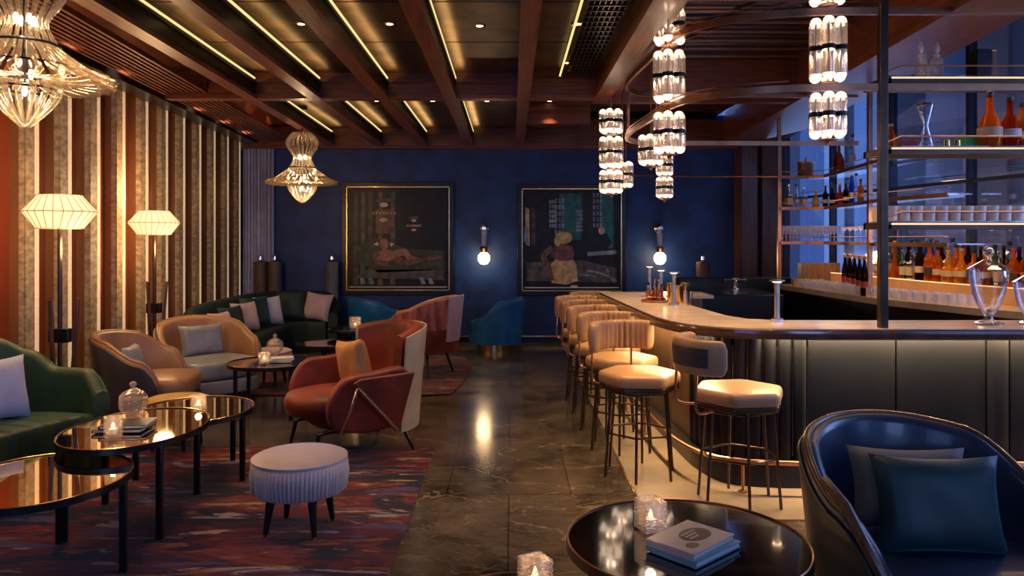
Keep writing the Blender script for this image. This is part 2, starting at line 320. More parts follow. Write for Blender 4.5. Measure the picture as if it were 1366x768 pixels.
def rugmat(name, seed):
    m = bpy.data.materials.new(name); m.use_nodes = True; nt = m.node_tree; b = nt.nodes['Principled BSDF']; L = nt.links; N = nt.nodes.new
    b.inputs['Roughness'].default_value = .9; b.inputs['Specular IOR Level'].default_value = .1; b.inputs['Sheen Weight'].default_value = .15
    tc = N('ShaderNodeTexCoord')
    def noise(sc, st, loc, det=5, dist=.4):
        mp = N('ShaderNodeMapping'); mp.inputs['Scale'].default_value = st; mp.inputs['Location'].default_value = (loc+seed, loc*1.7, 0); L.new(tc.outputs['Object'], mp.inputs['Vector'])
        nz = N('ShaderNodeTexNoise'); nz.inputs['Scale'].default_value = sc; nz.inputs['Detail'].default_value = det; nz.inputs['Distortion'].default_value = dist; nz.inputs['Roughness'].default_value = .6; L.new(mp.outputs[0], nz.inputs['Vector']); return nz.outputs['Fac']
    r = N('ShaderNodeValToRGB'); r.color_ramp.interpolation = 'LINEAR'; L.new(noise(1.25, (1,3.0,1), 3, 6, .8), r.inputs[0]); cr_ = r.color_ramp
    cols = [(.30,(.006,.004,.008)), (.42,(.040,.008,.010)), (.47,(.17,.024,.016)), (.53,(.070,.011,.012)), (.58,(.22,.045,.022)), (.66,(.018,.010,.024)), (.75,(.05,.035,.08))]
    cr_.elements[0].position = cols[0][0]; cr_.elements[0].color = (*cols[0][1],1); cr_.elements[1].position = cols[-1][0]; cr_.elements[1].color = (*cols[-1][1],1)
    for p, c in cols[1:-1]: e = cr_.elements.new(p); e.color = (*c,1)
    col = r.outputs[0]
    for sc, st, loc, lo, hi, c in ((1.6,(1,2.4,1),51,.52,.58,(.006,.005,.010)), (1.9,(1,4,1),23,.57,.60,(.09,.075,.17)), (2.2,(1,4.5,1),37,.60,.62,(.26,.11,.05)), (2.2,(1,4.5,1),11,.605,.615,(.34,.28,.27))):
        mr = N('ShaderNodeMapRange'); mr.inputs['From Min'].default_value = lo; mr.inputs['From Max'].default_value = hi; L.new(noise(sc, st, loc), mr.inputs[0])
        mx = N('ShaderNodeMix'); mx.data_type = 'RGBA'; L.new(mr.outputs[0], mx.inputs[0]); L.new(col, mx.inputs[6]); mx.inputs[7].default_value = (*c,1); col = mx.outputs[2]
    hs = N('ShaderNodeHueSaturation'); hs.inputs['Value'].default_value = .70; hs.inputs['Saturation'].default_value = 1.25; L.new(col, hs.inputs['Color']); L.new(hs.outputs[0], b.inputs['Base Color'])
    nz = N('ShaderNodeTexNoise'); nz.inputs['Scale'].default_value = 220; bp = N('ShaderNodeBump'); bp.inputs['Strength'].default_value = .5; bp.inputs['Distance'].default_value = .006
    L.new(tc.outputs['Object'], nz.inputs['Vector']); L.new(nz.outputs['Fac'], bp.inputs['Height']); L.new(bp.outputs[0], b.inputs['Normal']); return m

# ------------------------------------------------------------------ room shell
def lw(y): return -3.38-.0635*y           # tip line of the fins on the left wall
struct('floor', MB().box(-5, 6.6, -3, 12.4, -.08, 0), MARBLE)
struct('trim_1', MB().prism([(.775,4.36),(4.9,4.36),(4.9,12.0),(.745,12.0)], .0, .004), CREAMF)
struct('trim_2', MB().prism([(.765,4.35),(4.9,4.35),(4.9,4.362),(.778,4.362),(.748,11.9),(.735,11.9)], .0, .006), BRASS)
struct('wall_back', MB().box(-4.5, 4.1, 11.87, 12.05, 0, 3.5), BLUEW)
struct('baseboard_back', MB().box(-4.0, 4.0, 11.84, 11.87, 0, .09).box(-4.0,4.0,11.83,11.87,.085,.105,1), [BLACKM, BRASS])
struct('wall_left', MB().prism([(lw(-3)-.12,-3),(lw(-3)-.3,-3),(lw(12)-.3,12),(lw(12)-.12,12)], 0, 3.5), BACKL)
struct('wall_rear', MB().box(-4.5, -2.9, -3.0, -2.85, 0, 4.2).box(.3,2.6,-3.0,-2.85,0,4.2).box(2.6,4.6,-3.0,-2.85,0,1.4).box(2.6,4.6,-3.0,-2.85,3.2,4.2).box(4.6,6.5,-3.0,-2.85,0,4.2).box(-2.9,.3,-3,-2.85,0,.9).box(-2.9,.3,-3,-2.85,3.1,4.2), BLUEW)
struct('window_1', MB().box(-2.9,-2.84,-2.95,-2.85,.9,3.1).box(.24,.3,-2.95,-2.85,.9,3.1).box(-2.9,.3,-2.95,-2.85,.9,.96).box(-2.9,.3,-2.95,-2.85,3.04,3.1).box(-1.33,-1.27,-2.95,-2.85,.9,3.1), BLACKM)  # unseen opening, added to go with the rear blue fill
struct('window_20', MB().box(2.6,2.66,-2.95,-2.85,1.4,3.2).box(4.54,4.6,-2.95,-2.85,1.4,3.2).box(2.6,4.6,-2.95,-2.85,1.4,1.46).box(2.6,4.6,-2.95,-2.85,3.14,3.2).box(3.57,3.63,-2.95,-2.85,1.4,3.2), BLACKM)  # unseen opening, added for the blue highlight on the near armchair
# fins
k = 0; y = 2.15
fy = [2.15,2.69,3.23,3.77,4.31,4.85,5.39,5.93,6.44,6.96,7.49,8.05,8.60,9.14,9.71,10.28,10.87,11.45]
for i, y in enumerate(fy):
    t = MB(Matrix.Translation((lw(y), y, 0)) @ Matrix.Rotation(R(3.6), 4, 'Z'))
    t.box(-.12, -.004, 0, .175, 0, 3.24, 2)
    t.box(-.05, .0, -.003, .004, .0, 3.2, 0)
    t.box(-.006, .004, -.003, .120, .02, 3.20, 0)
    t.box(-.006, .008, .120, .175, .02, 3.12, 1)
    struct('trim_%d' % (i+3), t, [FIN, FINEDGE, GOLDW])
# drapes in the far left corner
pts = []
for i in range(61): pts.append((-4.12+.46*i/60, 11.78+.035*math.sin(i*.95)))
o = MB().shell(pts, 3.05, .02, .012, nz=1).build('drape', DRAPE, ang=80); tag(o, 'grey lilac floor-length drape hanging in the far left corner', 'curtain')
# ceilings
struct('ceiling', MB().box(-3.0, .98, 2.2, 12.0, 3.25, 3.5), PANEL)
struct('ceiling_left', MB().prism([(lw(-3)-.3,-3),(-2.2,-3),(-3.0,12),(lw(12)-.3,12)], 3.30, 3.5), WOOD)
struct('ceiling_bar', MB().box(.98, 3.1, 2.2, 12, 3.46, 3.6), mat('mirrored_ceiling', (.14,.115,.11), .05, .9, var=.1))
struct('ceiling_right', MB().box(2.9, 7.4, -3, 12.4, 4.25, 4.4), mat('pale_ceiling', (.20,.18,.24), .6, var=.05))
struct('ceiling_rear', MB().box(-5, 3.0, -3, 2.2, 3.25, 3.5), WOODX)
ti = 30
def trimobj(mb, m, **k):
    global ti
    ti += 1; return struct('trim_%d' % ti, mb, m, **k)
beams = [(-2.50,-2.72), (-1.93,-1.99), (-1.26,-1.32), (-.60,-.63), (.115,.115)]    # x at y=4.5 and at y=11.5
def bx(b, y): return b[0]+(b[1]-b[0])*(y-4.5)/7
for b in beams:
    m = MB()
    for wd, z0, z1 in ((.062, 2.985, 3.02), (.045, 3.02, 3.14), (.060, 3.14, 3.165), (.03, 3.165, 3.26)):
        m.prism([(bx(b,2.2)-wd,2.2),(bx(b,2.2)+wd,2.2),(bx(b,11.8)+wd,11.8),(bx(b,11.8)-wd,11.8)], z0, z1, 0 if z0 < 3.0 else 1)
    trimobj(m, [WOOD, BLACKC])
for yy, x0, x1 in ((2.9,-3.0,.95),(7.7,-3.45,.95), (11.55,-4.0,.95), (9.35,.12,.95)):
    m = MB()
    for wd, z0, z1 in ((.07, 2.99, 3.03), (.05, 3.03, 3.15), (.075, 3.15, 3.19), (.05, 3.19, 3.27)): m.box(x0, x1, yy-wd, yy+wd, z0, z1)
    trimobj(m, WOODX)
# main beam between coffers and the bar, and the one above the back bar
m = MB(); m.box(.86,.99,2.2,8.0,3.0,3.46); m.box(.83,.86,2.2,8.0,3.0,3.06); m.box(1.0,1.1,2.2,8.0,3.08,3.14); trimobj(m, WOOD)
m = MB(); m.prism([(2.66,3.2),(3.05,3.2),(3.95,11.6),(3.2,11.6)], 3.0, 3.5); m.prism([(2.62,3.2),(2.66,3.2),(3.2,11.6),(3.14,11.6)], 3.0, 3.06); trimobj(m, WOOD)
trimobj(MB().box(.98, 3.4, 8.0, 8.12, 3.02, 3.46), WOODX); trimobj(MB().box(-4.2, 3.6, 11.62, 11.87, 2.97, 3.4), WOODX)
trimobj(MB().prism([(3.0,3.2),(3.2,3.2),(4.1,11.6),(3.95,11.6)], 3.3, 4.3), WOODV)
# slatted grille along the left edge of the ceiling and beside the main beam
m = MB()
for i in range(9):
    o_ = -3.08-i*.055
    m.prism([(o_+.40,2.2),(o_+.425,2.2),(o_+.025-.25,11.5),(o_-.25,11.5)], 3.05, 3.09)
trimobj(m, WOOD)
trimobj(MB().prism([(-3.42,2.2),(-3.22,2.2),(-3.80,11.5),(-4.02,11.5)], 3.02, 3.10), BLACKM)
m = MB()
for i in range(34): m.box(.52,.80,3.2+i*.13,3.22+i*.13,3.20,3.23)
for i in range(8): m.box(.52+i*.038,.53+i*.038,3.2,7.55,3.205,3.225)
trimobj(m, DKBRONZE)
# cove light strips on the side of each beam
for i, b in enumerate(beams[:4]):
    for (y0, y1) in ((3.0, 7.58), (7.85, 11.35)):
        d = .052
        m = MB().prism([(bx(b,y0)+d,y0),(bx(b,y0)+d+.012,y0),(bx(b,y1)+d+.012,y1),(bx(b,y1)+d,y1)], 3.175, 3.19)
        tag(m.build('light_strip', COVE), '%s warm cove light strip in the %s row of ceiling coffers' % (['leftmost','second from left','third from left','fourth from left'][i], 'front' if y0 < 5 else 'rear'), 'light strip', 'cove lights of the coffered ceiling')
        ym = (y0+y1)/2; l = light('AREA', (bx(b,ym)+.10, ym, 3.172), 3.2, (1,.60,.22), size=.07, sizey=(y1-y0), rot=(PI,R(-20),0), name='cove_light')
m = MB().prism([(.46,3.2),(.475,3.2),(.475,7.5),(.46,7.5)], 3.18, 3.195); tag(m.build('light_strip', COVE), 'thin warm light strip beside the ceiling grille', 'light strip')
# panel joints
trimobj(MB().box(-2.9,.5,5.35,5.358,3.246,3.25).box(-2.9,.5,6.45,6.458,3.246,3.25), BLACKM)
# downlights
for i, (x, y, z, e) in enumerate(DOWN):
    t = thing('downlight', 'small round recessed ceiling downlight in the %s coffer of the %s row' % ({-2.25:'leftmost', -2.2:'leftmost', -1.62:'second', -.94:'third', -.95:'third', -.25:'fourth', -.3:'fourth', .5:'fifth', .45:'fifth', .52:'fifth'}[x], 'front' if y < 7 else 'middle' if y < 8 else 'rear'), 'ceiling light', (x, y, 3.25), group='recessed downlights')
    MB().lathe([(.030,-.004),(.045,-.010),(.048,0)], 20).build('trim_ring', BRASS, t); MB().lathe([(.001,-.006),(.026,-.006),(.026,-.002)], 16).build('lamp', BULB, t)
# thin bronze rods added to stand in for reflections in the mirrored ceiling
m = MB()
for i in range(11): m.bar((.99, 4.6+i*.30, 3.40), (2.72+.04*i, 4.6+i*.30, 3.40), .020)
m.bar((1.1,7.9,3.41),(2.6,4.9,3.41),.02)
trimobj(m, BRONZE)
# ---- right hand windows and the building outside
def ww(y): return 4.05+(11.5-y)*.14
struct('wall_right', MB().prism([(ww(11.9),11.9),(ww(-3),-3),(ww(-3)+.15,-3),(ww(11.9)+.15,11.9)], 0, .9), BLUEW)
yy = [11.4-.62*i for i in range(23)]
n = 1
for i in range(0, 22, 2):
    y0 = yy[i]; y1 = yy[min(i+2, 22)]; n += 1
    f = MB()
    for q in (y0,): f.box(ww(q)-.03, ww(q)+.05, q-.03, q+.03, .9, 4.25)
    for z in (.9, 2.16, 4.2): f.prism([(ww(y0)-.02,y0),(ww(y1)-.02,y1),(ww(y1)+.03,y1),(ww(y0)+.03,y0)], z, z+.035)
    o = struct('window_%d' % n, f, mat('window_frame', (.03,.045,.09), .4, .3, var=.1) if n == 2 else bpy.data.materials['window_frame'])
    g = MB().prism([(ww(y0)+.006,y0),(ww(y1)+.006,y1),(ww(y1)+.012,y1),(ww(y0)+.012,y0)], .93, 4.2).build('pane', CG, o)
FAC = mat('outside_panels', (.55,.68,.95), .6, var=.15, vs=1.3, stretch=(1,3,.2)); FACD = mat('outside_dark', (.06,.07,.11), .5, var=.2)
m = MB()
for i in range(26):
    q = 19.2-.85*i; xx = ww(q)+1.6; x2 = ww(q-.85)+1.6
    k = (0, 1, 3, 1)[i % 4] if q > 11.3 else 0
    m.prism([(xx,q),(x2,q-.85),(x2+.3,q-.85),(xx+.3,q)], -.5, 8.5, k)
    if i in (4, 7, 11): m.prism([(xx-.06,q-.1),(x2-.06,q-.62),(x2+.1,q-.62),(xx+.1,q-.1)], -.5, 8.5, 2)
    m.prism([(xx-.01,q),(x2-.01,q-.85),(x2+.05,q-.85),(xx+.05,q)], 2.42, 2.435, 1)
tag(m.build('facade', [FAC, FACD, mat('outside_pale', (.9,.92,.95), .5, var=.05), mat('outside_mid', (.18,.26,.42), .5, var=.1)]), 'blue dusk facade of flat panels seen beyond the bar windows', 'building')
# brown timber pier at the end of the blue wall
trimobj(MB().box(3.43,3.66,11.45,11.9,0,3.4).box(3.66,3.72,11.55,11.9,0,3.4,1).box(3.72,4.05,11.40,11.9,0,3.4), [WOODV, BLACKM])
# rugs
tag(MB().box(-3.45,-.585,2.0,5.87,.0,.014).build('rug', rugmat('rug_pattern', 0)), 'large near rug of maroon, black and violet brush stripes under the front tables', 'rug')
tag(MB().pad([(p.x,p.y) for p in cr([(-3.2,7.8),(-.85,7.78),(-.62,7.85),(-.55,8.4),(-.50,9.6),(-.62,10.3),(-1.0,10.5),(-3.2,10.5)],1,True)], .0,.016,.004).build('rug', rugmat('rug_pattern_far', 40)), 'far brush-striped rug under the second rust chair', 'rug')
# ------------------------------------------------------------------ pictures
def poly(mb, pts, y, m): mb.add([(x, y, z) for x, z in pts], [tuple(range(len(pts)))], m)
ART = [mat('art_%d' % i, tuple(q*1.7 for q in c), .35, var=v, vs=9, spec=.25) for i, (c, v) in enumerate([((.008,.006,.005),.5), ((.05,.030,.020),.6), ((.028,.034,.020),.4), ((.22,.10,.065),.35), ((.11,.05,.03),.5), ((.40,.26,.18),.4), ((.014,.085,.085),.3), ((.13,.16,.20),.6), ((.34,.24,.10),.4), ((.45,.40,.32),.2), ((.06,.05,.045),.5)])]
def frame(name, x0, x1, z0, z1, label):
    t = thing(name, label, 'picture', ((x0+x1)/2, 11.87, z0)); w = (x1-x0)/2; h = z1-z0
    f = MB(); e = .07
    for a in ((-w-e,-w,-.0-e,h+e),(w,w+e,-e,h+e),(-w,w,-e,0),(-w,w,h,h+e)): f.box(a[0],a[1],-.06,0,a[2],a[3])
    f.build('frame', BLACKM, t, bevel=.006)
    g = MB(); e = .014
    for a in ((-w,-w+e,0,h),(w-e,w,0,h),(-w,w,0,e),(-w,w,h-e,h)): g.box(a[0],a[1],-.055,-.01,a[2],a[3])
    g.build('gold_liner', BRASS, t)
    MB().box(-w+.04,w-.04,-.022,-.018,.045,.06).build('mount_line', WHITE, t)
    return t, w, h
def ell(cx, cz, rx, rz, n=20, rot=0):
    c, s_ = math.cos(rot), math.sin(rot)
    return [(cx+rx*math.cos(2*PI*i/n)*c-rz*math.sin(2*PI*i/n)*s_, cz+rx*math.cos(2*PI*i/n)*s_+rz*math.sin(2*PI*i/n)*c) for i in range(n)]
t, w_, h_ = frame('framed_picture', -2.55, -.96, .80, 2.40, 'large black and gold framed dark picture of a figure reclining on a sofa under chandeliers')
m = MB().box(-w_,w_,-.012,0,0,h_)
def U(pts): return [((x-.5)*2*w_, z*h_) for x, z in pts]
def stroke(mb, pts, r, y, mi):
    P = cr([(x,z,0) for x,z in U(pts)], 6); L_, R_ = [], []
    for i, p in enumerate(P):
        t_ = (P[min(i+1,len(P)-1)]-P[max(i-1,0)]).normalized(); rr = r if not isinstance(r, tuple) else r[0]+(r[1]-r[0])*i/(len(P)-1)
        L_.append((p.x-t_.y*rr, p.y+t_.x*rr)); R_.append((p.x+t_.y*rr, p.y-t_.x*rr))
    poly(mb, L_+R_[::-1], y, mi)
for i, (x, c) in enumerate([(.06,1),(.13,10),(.20,1),(.30,4),(.42,10)]): poly(m, U([(x,.05),(x+.05,.05),(x+.045,.95),(x+.01,.95)]), -.0125, c)
poly(m, U([(.28,.55),(.46,.55),(.46,.78),(.28,.78)]), -.0127, 4)
poly(m, U([(.08,.40),(.18,.47),(.30,.50),(.44,.46),(.60,.40),(.95,.38),(.95,.20),(.30,.17),(.25,.22),(.12,.25)]), -.0128, 2)
poly(m, U([(.10,.12),(.95,.10),(.95,.20),(.15,.20)]), -.0128, 10)
for cx, cz, k_ in ((.36,.74,1.0),(.65,.62,.62)):
    for rr, zz, hh in ((.10,.13,.03),(.05,.085,.035),(.15,.01,.022),(.19,-.01,.012),(.05,-.06,.03)):
        poly(m, [((cx-.5)*2*w_+p[0]*k_*w_*1.0, cz*h_+zz*k_*h_+p[1]*k_*w_) for p in ell(0,0,rr*1.6,hh*1.3)], -.0131, 10 if zz > .1 else 5 if rr < .06 else 4)
    for a in range(7): poly(m, [((cx-.5)*2*w_+(a-3)*.055*k_+p[0], cz*h_+p[1]+.01) for p in ell(0,0,.010,.010,8)], -.0134, 9)
poly(m, U(cr and [(.26,.33),(.31,.38),(.37,.40),(.43,.385),(.47,.36),(.46,.31),(.40,.28),(.30,.285)]), -.0135, 3)    # torso
stroke(m, [(.30,.36),(.27,.31),(.31,.26),(.40,.25)], (.035,.025), -.0136, 4)
stroke(m, [(.45,.34),(.55,.37),(.62,.31),(.70,.29)], (.06,.035), -.0137, 3); stroke(m, [(.46,.32),(.58,.27),(.74,.30),(.92,.315)], (.055,.02), -.0138, 4)
poly(m, [((.36-.5)*2*w_+p[0], .445*h_+p[1]) for p in ell(0,0,.065,.085)], -.0139, 3); poly(m, [((.36-.5)*2*w_+p[0], .475*h_+p[1]) for p in ell(0,0,.08,.06)], -.01385, 1)
poly(m, U([(.255,.44),(.30,.47),(.31,.43)]), -.014, 9); poly(m, U([(.42,.46),(.46,.45),(.43,.42)]), -.014, 9)
for x in (.14,.22,.72,.80): poly(m, U([(x,.06),(x+.05,.06),(x+.02,.12),(x-.01,.12)]), -.0133, 7)
m.build('print', ART, t)
t, w_, h_ = frame('framed_picture', .15, 1.69, .79, 2.37, 'large black and gold framed dark picture of a blonde figure seated at a bar')
m = MB().box(-w_,w_,-.012,0,0,h_)
poly(m, U([(.40,.50),(.60,.50),(.60,.95),(.38,.95)]), -.0124, 6); poly(m, U([(.78,.42),(.92,.42),(.92,.97),(.78,.97)]), -.0124, 6)
poly(m, U([(.05,.10),(.95,.08),(.95,.22),(.60,.30),(.05,.28)]), -.0123, 10)
for i in range(2): poly(m, U([(.04+.06*i,.45),(.08+.06*i,.44),(.075+.06*i,.80),(.035+.06*i,.82)]), -.0125, 8 if i == 0 else 1)
poly(m, U([(.02,.48),(.07,.47),(.06,.62),(.03,.62)]), -.0126, 7)
for cx, z0_, z1_, wd in ((.38,.55,.92,.05),(.31,.62,.90,.035),(.58,.58,.80,.03),(.76,.62,.97,.05)):
    for j in range(6):
        for q in range(3): poly(m, U([(cx+(q-1)*wd*.7-.010, z0_+(z1_-z0_)*j/6),(cx+(q-1)*wd*.7+.010, z0_+(z1_-z0_)*j/6),(cx+(q-1)*wd*.7+.010, z0_+(z1_-z0_)*(j+.75)/6),(cx+(q-1)*wd*.7-.010, z0_+(z1_-z0_)*(j+.75)/6)]), -.0126-.00005*q, 7)
poly(m, U([(.30,.08),(.45,.06),(.56,.10),(.55,.26),(.50,.32),(.36,.34),(.29,.26)]), -.0130, 8)    # gown
poly(m, U([(.29,.34),(.33,.44),(.40,.46),(.50,.44),(.53,.36),(.50,.30),(.38,.29)]), -.0132, 4)    # back
stroke(m, [(.31,.42),(.22,.34),(.27,.24),(.31,.10)], (.05,.028), -.0134, 4)
poly(m, [((.42-.5)*2*w_+p[0], .52*h_+p[1]) for p in ell(0,0,.135,.095)], -.0136, 8); poly(m, [((.36-.5)*2*w_+p[0], .49*h_+p[1]) for p in ell(0,0,.05,.085)], -.0137, 8)
poly(m, U([(.66,.38),(.95,.40),(.95,.36),(.66,.34)]), -.0131, 7)
poly(m, U([(.70,.50),(.78,.55),(.86,.56),(.90,.46),(.84,.40),(.74,.42)]), -.0131, 0); poly(m, [((.80-.5)*2*w_+p[0], .59*h_+p[1]) for p in ell(0,0,.05,.06)], -.0133, 5)
for q in ([(.66,.20),(.80,.17),(.95,.10)],[(.58,.16),(.70,.15),(.74,.14)],[(.86,.22),(.88,.14),(.93,.08)]): stroke(m, q, .012, -.0133, 7)
poly(m, U([(.50,.09),(.56,.095),(.56,.12),(.50,.12)]), -.0138, 9); poly(m, U([(.49,.035),(.56,.035),(.56,.055),(.49,.055)]), -.0138, 9)
m.build('print', ART, t)
# ------------------------------------------------------------------ wall sconces
sc = thing('wall_sconce', 'glass torch wall sconce with glowing globe between the two pictures', 'wall light', (-.43, 11.87, 1.30), group='globe wall sconces')
MB().lathe([(.001,0),(.055,.012),(.085,.055),(.095,.10),(.085,.145),(.055,.18),(.03,.192)], 24, (0,-.14,-.10)).build('globe', GLOBE, sc)
MB().lathe([(.04,.085),(.048,.10),(.06,.16),(.045,.175),(.02,.18)], 16, (0,-.14,0)).build('socket', DKBRONZE, sc)
m = MB()
for k in range(5): m.tube([(.028*math.cos(k*1.256), -.12+.028*math.sin(k*1.256), .16), (.034*math.cos(k*1.256), -.10+.034*math.sin(k*1.256), .42)], .013, 6)
m.build('glass_stem', GLW, sc)
m = MB(); m.lathe([(.02,.0),(.035,.01),(.035,.03),(.02,.04)], 14, (0,-.10,.40))
for k in range(7): m.tube([(-.02,-.08-.01*(k%2),.17+k*.035),(.02,-.08,.17+k*.035)], .006, 6)
m.build('stem_rod', STEEL, sc); MB(Matrix.Translation((0,0,.45)) @ Matrix.Rotation(R(90),4,'X')).lathe([(.06,0),(.07,.01),(.07,.03),(.03,.05),(.03,.10)], 18).build('rose', CHROME, sc)
light('POINT', (-.43, 11.60, 1.30), 7, WARM, soft=.1, name='sconce_light'); light('POINT', (2.26, 11.60, 1.30), 7, WARM, soft=.1, name='sconce_light')
dup(sc, (2.26, 11.87, 1.30), label='glass torch wall sconce with glowing globe above the far end of the bar')
# tall ribbed posts near the back wall
def post(x, y, m_, label):
    t = thing('display_post', label, 'post', (x, y, 0), group='tall ribbed posts by the back wall')
    MB().lathe([(.095,0),(.095,1.25)], 48, ripple=lambda i, z: .05*(i % 2)).build('column', m_, t); MB().lathe([(.06,1.25),(.07,1.26),(.03,1.28),(.028,1.33),(.045,1.345),(.01,1.36)], 16).build('finial', CHROME, t)
post(-3.80, 11.60, WOODV, 'leftmost tall ribbed brown post behind the far sofa'); post(-3.59, 11.62, mat('taupe_ribbed', (.12,.075,.05), .4, var=.2), 'tall ribbed brown post, second from left behind the far sofa')
post(-2.73, 11.62, mat('grey_ribbed', (.12,.115,.12), .4, var=.2), 'tall ribbed grey post at the right end of the far sofa'); post(2.86, 11.5, WOODV, 'tall ribbed brown post beyond the far end of the bar counter')
# ------------------------------------------------------------------ cushions
def pillow(w, h, d, m, name='cushion', T=None, parent=None, piping=None):
    n = 16; mb = MB(T)
    for sgn in (1, -1):
        vs = []; fs = []
        for j in range(n+1):
            for i in range(n+1):
                u = -1+2*i/n; v = -1+2*j/n
                pin = 1-.10*(1-abs(u)**2)*abs(v)**3-.0; pin2 = 1-.10*(1-abs(v)**2)*abs(u)**3
                zz = (max(0, (1-u**4)*(1-v**4)))**.55
                vs.append((u*w/2*pin2, sgn*d/2*zz*(1+.05*math.sin(5*u+3*v)), v*h/2*pin))
        for j in range(n):
            for i in range(n): a = j*(n+1)+i; fs.append((a, a+1, a+n+2, a+n+1))
        mb.add(vs, fs)
    return mb.build(name, m, parent, ang=80)
def put_pillow(x, y, z, w, h, d, m, label, rz=0, tilt=0, roll=0, group=None):
    o = pillow(w, h, d, m); o.location = (x, y, z); o.rotation_euler = (R(tilt), R(roll), R(rz)); o['label'] = label; o['category'] = 'cushion'
    if group: o['group'] = group
    return o
# ------------------------------------------------------------------ near green sofa
t = thing('sofa', 'near green velvet sofa with scooped arm at the left edge of the room', 'sofa', (-3.2, 4.2, 0))
def L0(pts, o=(-3.2, 4.2)): return [(p[0]-o[0], p[1]-o[1]) for p in pts]
path = [(p.x, p.y) for p in cr([(-3.44,2.6,0),(-3.44,3.6,0),(-3.43,4.5,0),(-3.37,5.0,0),(-3.24,5.13,0),(-3.05,5.15,0),(-2.86,5.12,0),(-2.70,5.02,0)], 8)]
zt = [.95,.95,.95,.955,.86,.735,.73,.60]
def zf(u): 
    q = u*7; i = min(6, int(q)); f = q-i; f = f*f*(3-2*f); return zt[i]*(1-f)+zt[i+1]*f
MB().shell(L0(path), zf, .16, .11, lean=.05).build('backrest', GREEN, t, ang=60)
seat = [(p.x, p.y) for p in cr([(-3.5,2.7,0),(-3.12,2.75,0),(-3.02,3.6,0),(-2.92,4.35,0),(-2.72,4.95,0),(-2.80,5.06,0),(-3.22,5.08,0),(-3.42,4.6,0),(-3.50,3.6,0)], 6, True)]
GREENS = bpy.data.materials['green_velvet'].copy(); GREENS.name = 'channelled_green_velvet'
def wavebump(m, scale, ang=0, strength=.8, dist=.03, axis='Y'):
    nt = m.node_tree; b = nt.nodes['Principled BSDF']; tc = nt.nodes.new('ShaderNodeTexCoord'); wv = nt.nodes.new('ShaderNodeTexWave'); wv.bands_direction = axis; wv.inputs['Scale'].default_value = scale
    mp = nt.nodes.new('ShaderNodeMapping'); mp.inputs['Rotation'].default_value = (0,0,ang); nt.links.new(tc.outputs['Object'], mp.inputs[0]); nt.links.new(mp.outputs[0], wv.inputs[0])
    bp = nt.nodes.new('ShaderNodeBump'); bp.inputs['Strength'].default_value = strength; bp.inputs['Distance'].default_value = dist; nt.links.new(wv.outputs['Fac'], bp.inputs['Height']); nt.links.new(bp.outputs[0], b.inputs['Normal'])
wavebump(GREENS, 2.2, R(15))
MB().pad(L0(seat), .20, .465, .06, .015).build('seat', GREENS, t, ang=60)
MB().pad(L0([(x*.94-.2, y*.98+.08) for x, y in seat]), .10, .20, .02).build('base', BLACKM, t)
for x, y in ((-3.0,4.8),(-3.15,3.0),(-3.45,3.0),(-3.4,4.7)): MB().lathe([(.012,0),(.022,.10)], 12, (x+3.2,y-4.2,0)).build('leg', BLACKM, t)
put_pillow(-3.22, 4.76, .66, .42, .40, .17, LILAC, 'pale lilac square cushion on the near green sofa', rz=60, tilt=-14)
# ------------------------------------------------------------------ far curved sofa
t = thing('sofa', 'far dark green curved corner sofa against the left and back walls', 'sofa', (-3.2, 10, 0)); o0 = (-3.2, 10)
pf = cr([(-3.12,8.44,0),(-3.32,8.34,0),(-3.52,8.44,0),(-3.60,8.9,0),(-3.68,10.1,0),(-3.66,10.8,0),(-3.42,11.22,0),(-3.0,11.36,0),(-2.75,11.36,0),(-2.57,11.2,0),(-2.52,10.75,0)], 6)
path = [(p.x, p.y) for p in pf][::1]
def zf2(u):
    q = [.58,.66,.80,.84,.83,.83,.83,.83,.82,.66,.56]; k = u*10; i = min(9, int(k)); f = k-i; return q[i]*(1-f)+q[i+1]*f
MB().shell(L0(path, o0), zf2, .12, .13, lean=.04).build('backrest', DKGREEN, t, ang=60)
ps = cr([(-3.28,8.48,0),(-3.31,8.95,0),(-3.36,10.0,0),(-3.30,10.65,0),(-3.0,10.98,0),(-2.80,11.02,0),(-2.60,11.02,0)], 6)
MB().shell(L0([(p.x,p.y) for p in ps], o0), .44, .14, .58, rim=.05).build('seat', DKGREEN, t, ang=60)
MB().shell(L0([(p.x,p.y) for p in ps], o0), .14, .0, .45, rim=.01).build('base', BLACKM, t)
for x, y, sz, m_, rz, lab in ((-3.40,8.55,.30,TANC,72,'dark tan cushion nearest the lamp on the far sofa'),(-3.36,8.85,.34,PINK,68,'small pink cushion, second from left on the far sofa'),(-3.36,9.20,.38,DKGREEN,66,'dark green cushion between two pale ones on the left of the far sofa'),
    (-3.33,9.58,.40,PINK,62,'pale pink cushion in the middle of the left run of the far sofa'),(-3.33,9.98,.44,TEAL,58,'dark teal cushion leaning behind the lilac one on the far sofa'),(-3.26,10.28,.42,LILAC,52,'lilac cushion before the corner of the far sofa'),
    (-3.14,10.86,.46,DKGREEN,14,'large deep green cushion in the corner of the far sofa'),(-2.76,10.90,.42,PINK,-14,'pink white cushion at the right end of the far sofa')):
    put_pillow(x, y, .44+sz*.46, sz, sz*.95, .16, m_, lab, rz=rz, tilt=-16, roll=6 if 'right end' in lab else 0)
